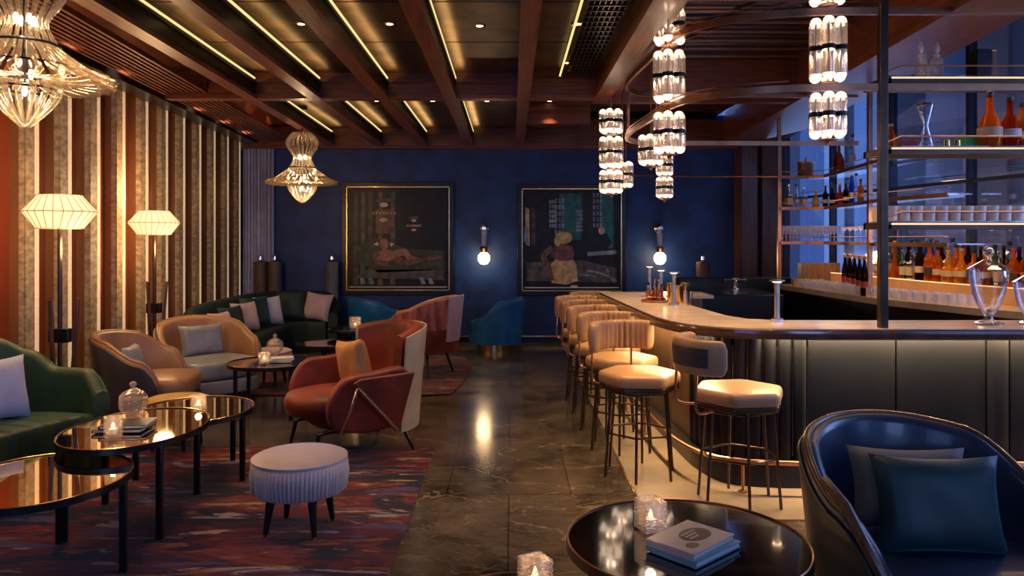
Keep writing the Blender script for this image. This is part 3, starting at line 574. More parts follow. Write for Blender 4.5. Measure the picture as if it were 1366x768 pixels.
# ------------------------------------------------------------------ floor lamps
def floor_lamp(x, y, zc, label):
    t = thing('floor_lamp', label, 'floor lamp', (x, y, 0), group='pleated lantern floor lamps')
    MB().lathe([(.15,0),(.15,.012),(.02,.02)], 24).build('base', BLACKM, t); MB().lathe([(.016,0),(.016,zc-.12)], 12).build('pole', DKBRONZE, t)
    for k in range(3):
        a = k*2.094+.5; c, s_ = math.cos(a), math.sin(a)
        MB().tube([(c*.055,s_*.055,.02),(c*.075,s_*.075,.6),(c*.115,s_*.115,1.17)], .014, 8).build('wooden_rod', WOODV, t); 
    MB().box(-.07,.07,-.03,.03,.86,.96).build('clamp', BLACKM, t, bevel=.006)
    n = 24; m = MB()
    prof = [(.135,.12),(.145,.112),(.235,.005),(.235,-.005),(.155,-.112),(.145,-.12)]
    m.lathe([(r, z+zc) for r, z in prof], n*4, ripple=lambda i, z: .012*math.cos(i*PI/2)); m.build('shade', SHADE, t, ang=50)
    r = MB()
    for k in range(n):
        a = 2*PI*k/n; a2 = a+.10; c, s_ = math.cos, math.sin
        r.tube([(c(a)*.147,s_(a)*.147,zc+.115),(c(a2)*.239,s_(a2)*.239,zc),(c(a)*.157,s_(a)*.157,zc-.115)], .0022, 5)
    for rr, z in ((.239,0),(.147,.118),(.157,-.118)): r.tube([(rr*math.cos(2*PI*k/36),rr*math.sin(2*PI*k/36),zc+z) for k in range(36)], .003, 5, True)
    r.build('shade_wires', RIBS, t)
    light('POINT', (x, y, zc+.30), 16, WARM, soft=.10, name='lamp_light'); light('POINT', (x+.1, y, zc-.26), 14, WARM, soft=.10, name='lamp_light')
floor_lamp(-3.22, 5.47, 1.79, 'nearer floor lamp with pleated cream lantern shade behind the near green sofa')
floor_lamp(-3.56, 7.64, 1.755, 'farther floor lamp with pleated cream lantern shade beside the tan armchairs')
# ------------------------------------------------------------------ chandeliers
def chandelier(x, y, zd, label, energy):
    t = thing('glass_chandelier', label, 'chandelier', (x, y, zd), group='glass rod chandeliers')
    MB().lathe([(.008,.30),(.008,3.22-zd)], 8).build('hanging_rod', BLACKM, t)
    MB().lathe([(.06,3.22-zd-.02),(.06,3.25-zd)], 16).build('canopy', BLACKM, t)
    m = MB()
    for rr, z in ((.15,.18),(.165,.172),(.30,.045),(.14,-.06)): m.tube([(rr*math.cos(2*PI*k/40),rr*math.sin(2*PI*k/40),z) for k in range(40)], .006, 6, True)
    for k in range(6): m.tube([(.012*math.cos(k),.012*math.sin(k),.60),(.10*math.cos(k*1.047),.10*math.sin(k*1.047),.58),(.17*math.cos(k*1.047),.17*math.sin(k*1.047),.44),(.095*math.cos(k*1.047),.095*math.sin(k*1.047),.30),(.145*math.cos(k*1.047),.145*math.sin(k*1.047),.16),(.30*math.cos(k*1.047),.30*math.sin(k*1.047),.04)], .004, 5)
    m.build('frame', BLACKM, t)
    def tier(name, prof, n, rad, twist=0):
        first = None
        pts = cr([(r*math.cos(twist*i), r*math.sin(twist*i), z) for i, (r, z) in enumerate(prof)], 4)
        rr = [rad[0]+(rad[1]-rad[0])*i/(len(pts)-1) for i in range(len(pts))]
        for k in range(n):
            if first is None: first = MB().tube(pts, rr, 6).build(name, AMBG, t, ang=80)
            else: c = first.copy(); COL.objects.link(c); c.parent = t; c.rotation_euler = (0,0,2*PI*k/n)
    tier('glass_rod', [(.11,.60),(.185,.51),(.175,.43),(.10,.30),(.15,.18)], 20, (.017,.009))
    tier('glass_rod', [(.12,.19),(.23,.10),(.33,.03),(.44,-.015)], 28, (.008,.024))
    tier('glass_rod', [(.09,.0),(.22,-.02),(.34,-.03),(.43,-.02)], 22, (.008,.016))
    tier('glass_rod', [(.165,-.05),(.15,-.11),(.09,-.19),(.02,-.26)], 16, (.019,.007))
    for k in range(4):
        a = k*1.571+.4; MB().lathe([(.004,-.02),(.014,-.005),(.016,.01),(.008,.035)], 12, (.17*math.cos(a),.17*math.sin(a),.04)).build('bulb', BULB, t)
        a += .6; MB().lathe([(.004,-.02),(.014,-.005),(.016,.01),(.008,.035)], 12, (.045*math.cos(a),.045*math.sin(a),.30)).build('bulb', BULB, t)
    MB().lathe([(.004,-.02),(.012,-.005),(.012,.03)], 12, (0,0,-.08)).build('bulb', BULB, t)
    for dz in (.30, .06, -.09): light('POINT', (x, y, zd+dz), energy, GOLD, soft=.03, name='chandelier_light')
chandelier(-2.60, 4.10, 2.46, 'large near glass rod chandelier in the upper left corner', 3.2)
chandelier(-2.62, 9.60, 2.31, 'small far glass rod chandelier hanging near the far sofa', 4)
# ------------------------------------------------------------------ cube candle holders, jars, books
def candle(x, y, z, label, s_=.042, h=.105, rz=.6):
    t = thing('candle_holder', label, 'candle holder', (x, y, z), rz, group='cut glass candle holders')
    n = 10; m = MB()
    rings = []
    for j in range(n+1):
        ring = []
        for sx, sy, dx, dy in ((-1,-1,1,0),(1,-1,0,1),(1,1,-1,0),(-1,1,0,-1)):
            for i in range(6):
                q = 2*i/6; px = sx*s_+dx*q*s_; py = sy*s_+dy*q*s_; k = 1+(.010 if (i+j) % 2 else -.008); ring.append((px*k, py*k, .004+h*j/n))
        rings.append(ring)
    inner = [[(p[0]*.80, p[1]*.80, z_) for p in rings[0]] for z_ in (h+.004, .02)]
    m.loft(rings+inner, True, True); m.build('glass_cup', CUTG, t, ang=20)
    MB().lathe([(.020,.02),(.020,.045),(.004,.046)], 14).build('candle', WHITE, t); MB().lathe([(.001,.045),(.008,.052),(.009,.060),(.001,.080)], 10).build('flame', FLAME, t)
    light('POINT', (x, y, z+.066), .55, (1,.6,.3), soft=.012, name='candle_light')
    light('POINT', (x, y, z+h+.05), .35, (1,.6,.3), soft=.02, name='candle_light')
    return t
def jar(x, y, z, label, k=1.0):
    t = thing('lidded_jar', label, 'glass jar', (x, y, z), group='cut glass lidded jars')
    n = 24; rp = lambda i, z: .08*(i % 2)
    MB().lathe([(r*k, z_*k) for r, z_ in [(.032,0),(.036,.008),(.022,.02),(.05,.035),(.070,.065),(.074,.095),(.066,.115)]], n, ripple=rp).build('bowl', CUTG, t, ang=20)
    MB().lathe([(r*k, z_*k) for r, z_ in [(.070,.117),(.072,.124),(.055,.15),(.025,.168),(.010,.176),(.012,.186),(.020,.195),(.014,.206),(.003,.214)]], n, ripple=rp).build('lid', CUTG, t, ang=20)
def book(x, y, z, w, d, h, cov, label, rz=0, deco=None):
    t = thing('book', label, 'book', (x, y, z), rz)
    MB().box(-w/2,w/2,-d/2,d/2,0,.003).box(-w/2,w/2,-d/2,d/2,h-.003,h).box(-w/2-.002,-w/2+.004,-d/2,d/2,0,h).build('cover', cov, t)
    MB().box(-w/2+.004,w/2-.005,-d/2+.005,d/2-.005,.003,h-.003).build('pages', PAGES, t)
    if deco: deco(t, h)
    return t
# ------------------------------------------------------------------ tables
def table(name, x, y, z, rx, ry, label, legs, top=MIRROR, rz=0, rimm=BLACKM, rim=.028, pedestal=False, group=None, rimtop=BRASS, lr=.016):
    t = thing(name, label, 'table', (x, y, 0), rz, group=group)
    MB().lathe([(.98,z-.012),(.98,z)], 72, sx=rx, sy=ry).build('tabletop', top, t)
    f = MB(); n = 72
    prof = [(1.0,z-rim),(1.0,z+.004),(-.014,z+.004),(-.014,z-rim)]
    rings = []
    for k in range(n+1):
        a = 2*PI*k/n; c, s_ = math.cos(a), math.sin(a)
        rings.append([(rx*c, ry*s_, z-rim), (rx*c, ry*s_, z+.003), ((rx-.010)*c, (ry-.010)*s_, z+.003), ((rx-.010)*c, (ry-.010)*s_, z-rim)])
    f.loft(rings, True, False); f.build('rim', rimm, t)
    MB().tube([((rx-.004)*math.cos(2*PI*k/n), (ry-.004)*math.sin(2*PI*k/n), z+.004) for k in range(n)], .0035, 5, True).build('edge_trim', rimtop, t)
    if pedestal:
        MB().lathe([(.17,0),(.17,.012),(.04,.02),(.03,.04),(.03,z-.03),(.09,z-.014)], 24).build('pedestal', BLACKM, t)
    for a in legs:
        a = R(a); c, s_ = math.cos(a), math.sin(a); MB().box(-lr,lr,-lr,lr,0,z-.01).build('leg', BLACKM, t, bevel=.003).location = ((rx-.02)*c, (ry-.02)*s_, 0)
    return t
table('coffee_table', -2.13, 4.36, .53, .37, .49, 'tallest oval bronze-mirror coffee table holding a jar, books and a candle', (-40, 60, 150, 230))
table('coffee_table', -2.23, 3.62, .47, .40, .44, 'lowest round bronze-mirror coffee table nearest the camera on the left', (-5, 95, 200), rz=.2)
table('coffee_table', -2.12, 5.12, .462, .38, .42, 'bronze-mirror coffee table tucked behind the tallest one, holding one candle', (-12, 70, 190))
candle(-2.14, 4.12, .536, 'cut glass cube candle holder in front of the jar on the tallest mirrored table')
candle(-2.05, 5.02, .468, 'cut glass cube candle holder on the rear mirrored table')
book(-2.17, 4.30, .536, .26, .20, .018, DKBOOK, 'dark book at the bottom of the pile on the tallest mirrored table', .05)
book(-2.15, 4.31, .554, .25, .19, .018, DKBOOK, 'dark book with pale blue spine on top of the pile under the jar', .12)
jar(-2.16, 4.38, .573, 'large cut glass lidded jar standing on the books of the tallest mirrored table', 1.0)
table('side_table', -2.19, 7.02, .47, .40, .36, 'black glass coffee table in front of the two tan armchairs', (-50, 50, 140, 230), top=BLKGLASS, rimtop=DKBRONZE)
candle(-2.22, 6.88, .476, 'cut glass cube candle holder on the table by the tan armchairs', .04, .10); 
book(-2.12, 7.02, .476, .22, .16, .02, PAPER, 'grey book under the lidded jar on the table by the tan armchairs', .2)
book(-2.10, 7.02, .496, .20, .15, .02, WHITE, 'white book lying on the grey one by the tan armchairs', .35)
jar(-2.19, 7.10, .517, 'small cut glass lidded jar on the books by the tan armchairs', .95)
table('side_table', -2.18, 8.92, .385, .33, .33, 'low dark round pedestal table before the far sofa', (), top=BLKGLASS, pedestal=True, rimtop=DKBRONZE)
table('side_table', -1.98, 9.55, .48, .31, .31, 'taller dark round pedestal table with a lit candle before the far sofa', (), top=BLKGLASS, pedestal=True, rimtop=DKBRONZE)
candle(-1.94, 9.50, .486, 'glowing square candle holder on the tall table by the far sofa', .055, .14)
book(-1.80, 9.50, .486, .12, .16, .015, WHITE, 'small white booklet beside the candle on the tall far table', .3)
# right foreground tables
table('side_table', .665, 2.93, .45, .457, .457, 'large round black glass table with bronze rim in the right foreground', (30, 120, 210, 300), top=BLKGLASS, rimm=DKBRONZE, rimtop=BRONZE, rim=.035)
table('side_table', .02, 2.50, .38, .30, .30, 'small low black glass table cut by the bottom edge of the photo', (90, 210, 330), top=BLKGLASS, rimm=DKBRONZE, rimtop=BRONZE)
candle(.545, 3.02, .456, 'cut glass cube candle holder beside the books on the large round table', .047, .115, .35)
candle(.08, 2.66, .386, 'cut glass cube candle holder on the small low table at the bottom edge', .045, .105, .5)
def deco(t, h):
    m = MB(); m.pad([(p[0], p[1]) for p in ell(.03,.0,.075,.052,24)], h, h+.0006, .0002); m.build('cover_badge', INK, t)
    m = MB()
    for j in range(3):
        for i in range(5-j): m.box(-.02+i*.018, -.006+i*.018, .022-j*.020, .032-j*.020, h+.0006, h+.001)
    m.build('cover_lettering', PAPER, t)
    MB().pad([(p[0], p[1]) for p in ell(-.065,-.05,.03,.022,18)], h, h+.0006, .0002).build('cover_picture', mat('cover_print', (.16,.11,.08), .5, var=.5, vs=40), t)
book(.672, 2.835, .455, .285, .215, .022, BLUEBK, 'pale blue book at the bottom of the pile on the large round table', R(42))
book(.660, 2.840, .477, .275, .205, .022, PAPER, 'grey book with a dark round badge on its cover, on the large round table', R(44), deco)
# ------------------------------------------------------------------ ottomans
def ottoman(x, y, z, r, hh, m_, label, legc=BLACKM, pleat=True):
    t = thing('ottoman', label, 'ottoman', (x, y, 0), group=None)
    n = 288 if pleat else 48
    MB().lathe([(r*.86,z-hh),(r*.97,z-hh+.02),(r*1.0,z-hh*.5),(r*.97,z-.035),(r*.93,z-.018)], n, ripple=(lambda i, q: -.075*(1 if i % 4 == 0 else .25 if i % 4 in (1,3) and (i//4) % 3 else 0)*min(1, max(0, (z-.05-q)/.06))) if pleat else None).build('side', m_, t, ang=80)
    MB().lathe([(r*.93,z-.03),(r*.95,z-.012),(r*.86,z),(r*.5,z+.010),(.01,z+.012)], 48).build('seat', m_, t, ang=60)
    MB().tube([(r*.95*math.cos(2*PI*k/48), r*.95*math.sin(2*PI*k/48), z-.016) for k in range(48)], .006, 6, True).build('piping', m_, t)
    for k in range(4):
        a = R(38+90*k); c, s_ = math.cos(a), math.sin(a); tp = (c*r*.60, s_*r*.60, z-hh); b = (c*r*.74, s_*r*.74, 0)
        l = MB().tube([tuple(Vector(b).lerp(Vector(tp), .12)), tp], [.014,.026], 10).build('leg', legc, t)
        MB().tube([b, tuple(Vector(b).lerp(Vector(tp), .13))], [.010,.0125], 10).build('leg_tip', BRASS, l)
ottoman(-1.16, 4.20, .425, .265, .20, OTTO, 'round pleated mauve velvet ottoman on the near rug')
ottoman(-2.62, 8.30, .40, .24, .11, PINK, 'small round pale pink ottoman near the far sofa', pleat=False)
ottoman(-2.52, 5.78, .405, .24, .12, MUST, 'round mustard ottoman half hidden behind the rear mirrored table', pleat=False)
# ------------------------------------------------------------------ tub chairs
def tub(x, y, face, inner, outer, rimm, seatm, label, R_=.40, top=.78, arm=.60, front=.42, base='legs', cushion=None, span=118, name='armchair', lean=.10, straight=.16, seatz=.43, outpanel=True, cat='armchair'):
    t = thing(name, label, cat, (x, y, 0), R(face)); th = .075
    pts = [(straight+.02, -R_*.98), (straight*.5, -R_*1.0)]
    for k in range(-9, 10): a = R(180+k*10); pts.append((R_*math.cos(a)-.0, -R_*math.sin(a)*-1))
    pts = [(straight, R_*.97), (straight*.5, R_)]+[(R_*math.cos(R(90+k*10)), R_*math.sin(R(90+k*10))) for k in range(19)]+[(straight*.5, -R_), (straight, -R_*.97)]
    P = [(p.x, p.y) for p in cr([(a, b, 0) for a, b in pts], 2)][::-1]   # clockwise travel puts the outside on the left
    def z(u):
        q = abs(2*u-1); 
        if q < .45: return top-(top-arm)*.18*(q/.45)**2
        if q < .88: f = (q-.45)/.43; return top-(top-arm)*(.18+.82*(f*f*(3-2*f)))
        f = (q-.88)/.12; return arm-(arm-front)*f**1.3
    MB().shell(P, z, .12, th, lean=lean).build('shell', inner, t, ang=50)
    if outpanel: MB().shell(P, lambda u: z(u)-.035, .11, .012, lean=lean, off=th/2+.008).build('outer_panel', outer, t, ang=50)
    # rim piping
    rp = []
    for i, p in enumerate(P):
        a = Vector(P[max(i-1,0)]); b = Vector(P[min(i+1,len(P)-1)]); d = (b-a).normalized(); nn = Vector((-d.y, d.x)); zz = z(i/(len(P)-1)); q = Vector(p)+nn*(lean*(zz-.12)+.012); rp.append((q.x, q.y, zz-.004))
    MB().tube(rp, .016, 8).build('rim', rimm, t, ang=80)
    rs = R_-.045; o = [(p.x, p.y) for p in cr([(rs*.95, rs*.93,0),(0, rs,0),(-rs*.75,rs*.70,0),(-rs,0,0),(-rs*.75,-rs*.70,0),(0,-rs,0),(rs*.95,-rs*.93,0),(rs*1.12,0,0)], 5, True)]
    MB().pad(o, .26, seatz, .045, .02).build('seat_cushion', seatm, t, ang=60)
    MB().pad([(a*1.0, b*1.0) for a, b in o], .12, .255, .02).build('seat_base', outer, t, ang=60)
    if base == 'brass': MB().lathe([(R_*.80,0),(R_*.80,.12)], 48).build('plinth', BRASS, t)
    else:
        for a in (40,140,220,320): MB().lathe([(.012,0),(.02,.125)], 10, (.30*math.cos(R(a)), .30*math.sin(R(a)), 0)).build('leg', BLACKM, t)
    if cushion:
        w_, h2, m_, lab, tilt = cushion
        a = R(face); put_pillow(x-math.cos(a)*.17, y-math.sin(a)*.17, seatz+h2*.48, w_, h2, .15, m_, lab, rz=face-90+180, tilt=tilt)
    return t
tub(-3.10, 6.62, 8, TANL, CHARL, TANL, TANL, 'tan leather tub armchair with charcoal outer side, nearer of the pair under the lamps', R_=.37, top=.80, cushion=(.34,.26,SILVER,'silver leather cushion inside the nearer tan armchair',-12))
tub(-2.98, 7.58, -42, TANL, SILVER, TANL, SILVER, 'tan leather tub armchair facing the room, farther of the pair under the lamps', R_=.40, top=.80, cushion=(.46,.32,SILVER,'silver leather cushion inside the farther tan armchair',-14))
tub(-1.92, 11.05, 40, BLUEB, BLUEB, BLUEB, BLUEB, 'blue leather tub chair below the left picture', R_=.34, top=.76, base='brass')
tub(-.25, 11.10, 156, BLUEB, BLUEB, BLUEB, BLUEB, 'blue leather tub chair with brass plinth standing alone between the pictures', R_=.33, top=.76, arm=.48, front=.36, base='brass')
big = tub(1.70, 3.05, -76, BLUEL, OLIVE, mat('brown_leather_rim', (.10,.045,.022), .3, var=.2), BLUEL, 'dark blue leather tub armchair in the right foreground', R_=.42, top=.80, arm=.58, front=.40, straight=.22, seatz=.37)
wv = MB().tube([(-.02,.515,.675),(.10,.51,.615),(.20,.50,.50),(.27,.465,.38),(.28,.45,.14)], .02, 8).build('arm_front_frame', WOODV, big)
MB().tube([(-.02,-.515,.675),(.10,-.51,.615),(.20,-.50,.50),(.27,-.465,.38),(.28,-.45,.14)], .02, 8).build('arm_front_frame', WOODV, big)
put_pillow(1.66, 3.22, .555, .48, .34, .13, TAUPE, 'taupe cushion behind the teal one in the right foreground armchair', rz=-6, tilt=-12)
put_pillow(1.675, 3.02, .555, .50, .38, .16, TEAL, 'teal velvet cushion in front inside the right foreground armchair', rz=-4, tilt=-14)
# ------------------------------------------------------------------ rust wing chair
def wing(x, y, face, label):
    t = thing('wing_chair', label, 'armchair', (x, y, 0), R(face))
    rs = .33; MB().lathe([(.80,.30),(.95,.315),(1.0,.37),(1.0,.41),(.94,.45),(.70,.47),(.01,.475)], 48, (.12,0,0), sx=.37, sy=.33).build('seat_cushion', RED, t, ang=80)
    P = [(-.09+.38*math.cos(R(a)), .36*math.sin(R(a))) for a in range(252, 107, -6)]
    MB().shell(P, lambda u: .945-.06*abs(2*u-1)**3, .27, .085, lean=.09).build('backrest', RED, t, ang=60)
    Pb = [(-.09+.39*math.cos(R(a)), .37*math.sin(R(a))) for a in range(254, 105, -6)]
    MB().shell(Pb, lambda u: .935-.06*abs(2*u-1)**3, .17, .016, lean=.085, off=.05).build('outer_back', BEIGE, t, ang=60)
    for s in (1, -1):
        T = Matrix.Translation((0, s*.36, 0)) @ Matrix.Rotation(s*R(-9), 4, 'X')
        prof = cr([(-.26,.655,0),(.02,.655,0),(.20,.635,0),(.285,.55,0),(.33,.43,0),(.30,.30,0),(.18,.235,0),(-.06,.22,0),(-.22,.30,0)], 4, True)
        MB(T).vprism([(p.x, p.y) for p in prof], -.04, .04).build('arm', RED, t, bevel=.022, seg=3)
        T2 = Matrix.Translation((0, s*.425, 0)) @ Matrix.Rotation(s*R(-13), 4, 'X')
        MB(T2).vprism([(-.27,.66),(.14,.645),(.19,.615),(.17,.585),(-.14,.25),(-.20,.25)], -.014, .014).build('arm_flap', RED, t, bevel=.010, seg=3)
        MB(T2).tube([(.165,s*.03,.590),(.0,s*.03,.415),(-.16,s*.03,.235)], .015, 8).build('brace', STEEL, t)
        MB(T2).tube([(.165,s*.03,.590),(.20,s*.03,.45),(.27,s*.02,.24)], .010, 8).build('brace', CHROME, t)
        MB().tube([(-.38,s*.34,.0),(-.30,s*.31,.19),(-.24,s*.29,.215),(.26,s*.26,.215),(.33,s*.26,.20),(.37,s*.29,0)], [.011,.017,.018,.018,.017,.011], 8).build('leg_frame', BLACKM, t)
    MB().bar((-.2,-.29,.215),(-.2,.29,.215),.03).build('cross_rail', BLACKM, t)
    MB().lathe([(.28,.21),(.32,.24),(.33,.31)], 36).build('seat_base', RED, t)
    MB().bar((.2,-.27,.215),(.2,.27,.215),.03).build('cross_rail', BLACKM, t)
    return t
wing(-1.24, 5.86, 213, 'rust velvet wing chair with folded arms and beige back in the middle of the room')
put_pillow(-1.21, 5.86, .655, .42, .36, .15, TANC, 'tan cushion leaning inside the rust wing chair', rz=128, tilt=-8, roll=8)
# second rust chair, seen from behind
t = thing('wing_chair', 'second rust velvet chair seen from behind on the far rug', 'armchair', (-1.04, 9.05, 0), R(150))
P = [(.33*math.cos(R(a))+(.10 if abs(a-180) > 80 else 0), .36*math.sin(R(a))) for a in range(284, 70, -6)]
zz = lambda u: .95-.30*abs(2*u-1)**2.2
MB().shell(P, zz, .30, .085, lean=.10).build('backrest', TANL, t, ang=60)
MB().shell(P, lambda u: zz(u)-.03, .56, .014, lean=.10, off=.085).build('upper_back', RED2, t, ang=60); MB().shell(P, .565, .29, .016, lean=.10, off=.058).build('lower_back', RED, t, ang=60)
Pb = [(.37*math.cos(R(a)), .37*math.sin(R(a))) for a in range(212, 160, -6)]
MB().shell(Pb, .945, .42, .02, lean=.10, off=.045).build('pale_back_panel', PINK, t, ang=60)
MB().lathe([(.30,.26),(.36,.30),(.37,.42),(.30,.46),(.01,.47)], 40, (.06,0,0)).build('seat', RED, t, ang=60)
for a in (45,135,225,315): MB().tube([(.26*math.cos(R(a)),.26*math.sin(R(a)),.27),(.36*math.cos(R(a)),.36*math.sin(R(a)),0)], [.018,.011], 8).build('leg', BLACKM, t)
# ------------------------------------------------------------------ bar stools
def stool_proto():
    t = thing('bar_stool', '', 'bar stool', (0,0,0), group='hexagonal cream leather bar stools')
    base = []
    hexo = [(math.cos(R(60*k)), math.sin(R(60*k))) for k in range(6)]
    def rhex(r, n=5, c=.12):
        out = []
        for k in range(6):
            a = Vector(hexo[k-1])*r; b = Vector(hexo[k])*r; d = Vector(hexo[(k+1) % 6])*r
            p0 = b.lerp(a, c); p1 = b.lerp(d, c)
            for i in range(n): q = i/(n-1); out.append(tuple((p0.lerp(b, q)).lerp(b.lerp(p1, q), q)))
        return out
    MB().pad(rhex(.285), .615, .70, .028, .012).build('seat', STOOLL, t, ang=60)
    MB().pad(rhex(.275), .585, .617, .004).build('seat_frame', DKBRONZE, t)
    rot = R(20)
    for k in range(6):
        a = R(60*k)+rot; c, s_ = math.cos(a), math.sin(a)
        MB().tube([(c*.205,s_*.205,.575),(c*.25,s_*.25,0)], .0095, 8).build('leg', DKBRONZE, t)
    MB().tube([(math.cos(R(60*k)+rot)*.227, math.sin(R(60*k)+rot)*.227, .29) for k in range(6)], .0075, 6, True).build('foot_ring', DKBRONZE, t)
    m = MB(); m.tube([(math.cos(R(60*k)+rot)*.207, math.sin(R(60*k)+rot)*.207, .565) for k in range(6)], .008, 6, True)
    m.build('upper_ring', DKBRONZE, t)
    C = -.12; r = .255; A = 76; n = 57
    P = [(C+r*math.cos(R(180+A-2*A*i/n)), r*math.sin(R(180+A-2*A*i/n))) for i in range(n+1)]
    # padded channelled inside
    rings = []
    for i, p in enumerate(P):
        a = R(180+A-2*A*i/n); nn = Vector((math.cos(a), math.sin(a))); e = min(i, n-i); k = 1 if e > 2 else (.55, .85, .96)[e]
        th = .034*(.55 + .60*abs(math.sin(PI*i/3.8))**.6); zc = .905; hh = .104*k
        ring = []
        for j in range(16):
            b = 2*PI*j/16; cx = math.copysign(abs(math.cos(b))**.5, math.cos(b)); sz = math.copysign(abs(math.sin(b))**.5, math.sin(b))
            off = cx*(.024 if cx > 0 else th*1.25)*k; q = Vector((C, 0))+nn*(r+off); ring.append((q.x, q.y, zc+sz*hh))
        rings.append(ring)
    bk = MB().loft(rings, True, True).build('backrest', STOOLL, t, ang=80)
    P2 = [(C+(r+.024)*math.cos(R(180+A*.70-2*A*.70*i/n)), (r+.024)*math.sin(R(180+A*.70-2*A*.70*i/n))) for i in range(n+1)]
    MB().shell(P2, .965, .850, .010, rim=.003).build('back_panel', CHARL, bk, ang=60)
    for s in (1, -1):
        a = R(180+s*38); q = (C+(r+.01)*math.cos(a), (r+.01)*math.sin(a))
        MB().tube(cr([(q[0]*.62, q[1]*.62, .578),(q[0]*.92, q[1]*.95, .578),(q[0]*1.02, q[1]*1.02, .615),(q[0]*1.02, q[1]*1.02, .70),(q[0], q[1], .86)], 4), .0085, 8).build('back_support', BRONZE, t)
    return t
st = stool_proto()
spots = [(.865,5.22,-64,'bar stool in the left row, nearest to the camera'),(.84,5.88,-62,'second nearest bar stool in the left row along the counter'),(.81,6.5,-60,'third nearest bar stool in the left row along the counter'),(.79,7.1,-60,'fourth bar stool from the camera in the left row'),(.77,7.65,-60,'fifth bar stool from the camera in the left row'),(.93,8.25,-75,'farthest bar stool at the far end of the counter'),(1.375,4.66,8,'single bar stool standing at the rounded front corner of the counter')]
for i, (x, y, a, lab) in enumerate(spots):
    o = st if i == 0 else dup(st); o.location = (x, y, .004); o.rotation_euler = (0,0,R(a)); o['label'] = 'cream leather '+lab
# ------------------------------------------------------------------ bar
OUT = [(.90,7.95),(.91,7.56),(.955,6.5),(1.0,5.6),(1.03,5.3),(1.10,5.03),(1.22,4.84),(1.42,4.72),(1.75,4.66),(2.3,4.65),(5.0,4.65)]
outer = [(p.x, p.y) for p in cr([(a,b,0) for a,b in OUT], 6)]
INN = [(5.0,5.17),(2.1,5.17),(1.80,5.19),(1.62,5.27),(1.53,5.50),(1.50,5.9),(1.47,6.4),(1.48,7.42),(1.95,7.42),(1.95,7.95)]
t = thing('bar_counter', 'long curved bar counter with pale stone top and padded dark front', 'bar', (0,0,0))
inner = [(p[0], p[1]) for p in INN]
MB().prism(outer+inner, 1.02, 1.05).build('stone_top', BARTOP, t)
# bronze edge
rings = []
for i, p in enumerate(outer):
    a = Vector(outer[max(i-1,0)]); b = Vector(outer[min(i+1,len(outer)-1)]); d = (b-a).normalized(); nn = Vector((d.y, -d.x))*1
    if nn.dot(Vector((-1,-1))) < 0: nn = -nn
    q = Vector(p); rings.append([(q.x-nn.x*.03,q.y-nn.y*.03,.985),(q.x+nn.x*.008,q.y+nn.y*.008,.985),(q.x+nn.x*.016,q.y+nn.y*.016,1.005),(q.x+nn.x*.008,q.y+nn.y*.008,1.04),(q.x-nn.x*.004,q.y-nn.y*.004,1.0505),(q.x-nn.x*.03,q.y-nn.y*.03,1.019)])
MB().loft(rings, True, True).build('edge_moulding', mat('edge_wood', (.085,.035,.018), .22, var=.3, coat=.6), t)
def offs(pts, d):
    out = []
    for i, p in enumerate(pts):
        a = Vector(pts[max(i-1,0)]); b = Vector(pts[min(i+1,len(pts)-1)]); q = (b-a).normalized(); nn = Vector((-q.y, q.x)); out.append((p[0]+nn.x*d, p[1]+nn.y*d))
    return out
body = offs(outer, .29)
def arc(pts, s0, s1, n):
    L_ = [0]
    for i in range(1, len(pts)): L_.append(L_[-1]+(Vector(pts[i])-Vector(pts[i-1])).length)
    out = []
    for k in range(n+1):
        s = s0+(s1-s0)*k/n
        for i in range(1, len(pts)):
            if L_[i] >= s: f = (s-L_[i-1])/max(1e-6, L_[i]-L_[i-1]); out.append(tuple(Vector(pts[i-1]).lerp(Vector(pts[i]), max(0, min(1, f))))); break
    return out, L_[-1]
_, LEN = arc(body, 0, .1, 1)
bb = [p for p in body]; core = offs(outer, .33)
MB().prism(core+[(5.0,5.10),(1.9,5.12),(1.55,5.4),(1.44,7.5),(1.24,7.9)], .0, 1.02).build('carcass', BLACKM, t)
# far end panel
MB().box(1.22,1.95,7.86,7.90,.15,1.0).build('end_panel', BARW, t)
# find arclength where front turns
def pad_panel(s0, s1, m_, name='front_panel', bulge=.012, z0=.15, z1=1.0):
    pts, _ = arc(body, s0+.006, s1-.006, 6); rings = []
    for i, p in enumerate(pts):
        a = Vector(pts[max(i-1,0)]); b = Vector(pts[min(i+1,6)]); q = (b-a).normalized(); nn = Vector((q.y, -q.x)); bl = bulge*math.sin(PI*i/6)**.5
        rings.append([(p[0]-nn.x*.04,p[1]-nn.y*.04,z0),(p[0]+nn.x*(bl*.6),p[1]+nn.y*(bl*.6),z0),(p[0]+nn.x*bl,p[1]+nn.y*bl,z0+.03),(p[0]+nn.x*bl,p[1]+nn.y*bl,z1-.03),(p[0]+nn.x*bl*.6,p[1]+nn.y*bl*.6,z1),(p[0]-nn.x*.04,p[1]-nn.y*.04,z1)])
    return MB().loft(rings, True, True).build(name, m_, t, ang=50)
s = 0.0
edges = [0,.62,1.24,1.86,2.40]
for a, b in zip(edges, edges[1:]): pad_panel(a, b, BARW, 'side_panel', .004)
# locate arclength for pixel columns along the front
def s_of_x(x):
    L_ = 0
    for i in range(1, len(body)):
        d = (Vector(body[i])-Vector(body[i-1])).length
        if body[i][1] < 5.6 and body[i][0] >= x: return L_+d*(x-body[i-1][0])/max(1e-6, body[i][0]-body[i-1][0])
        L_ += d
    return L_
s1 = s_of_x(1.90); n = 11
for k in range(n): pad_panel(2.40+(s1-2.40)*k/n, 2.40+(s1-2.40)*(k+1)/n, BARL, 'padded_channel', .022)
sx = [s_of_x(v) for v in (1.90, 2.47, 3.05, 3.20, 4.0, 4.9)]
for a, b in zip(sx, sx[1:]): pad_panel(a, b, BARL, 'front_panel', .016)
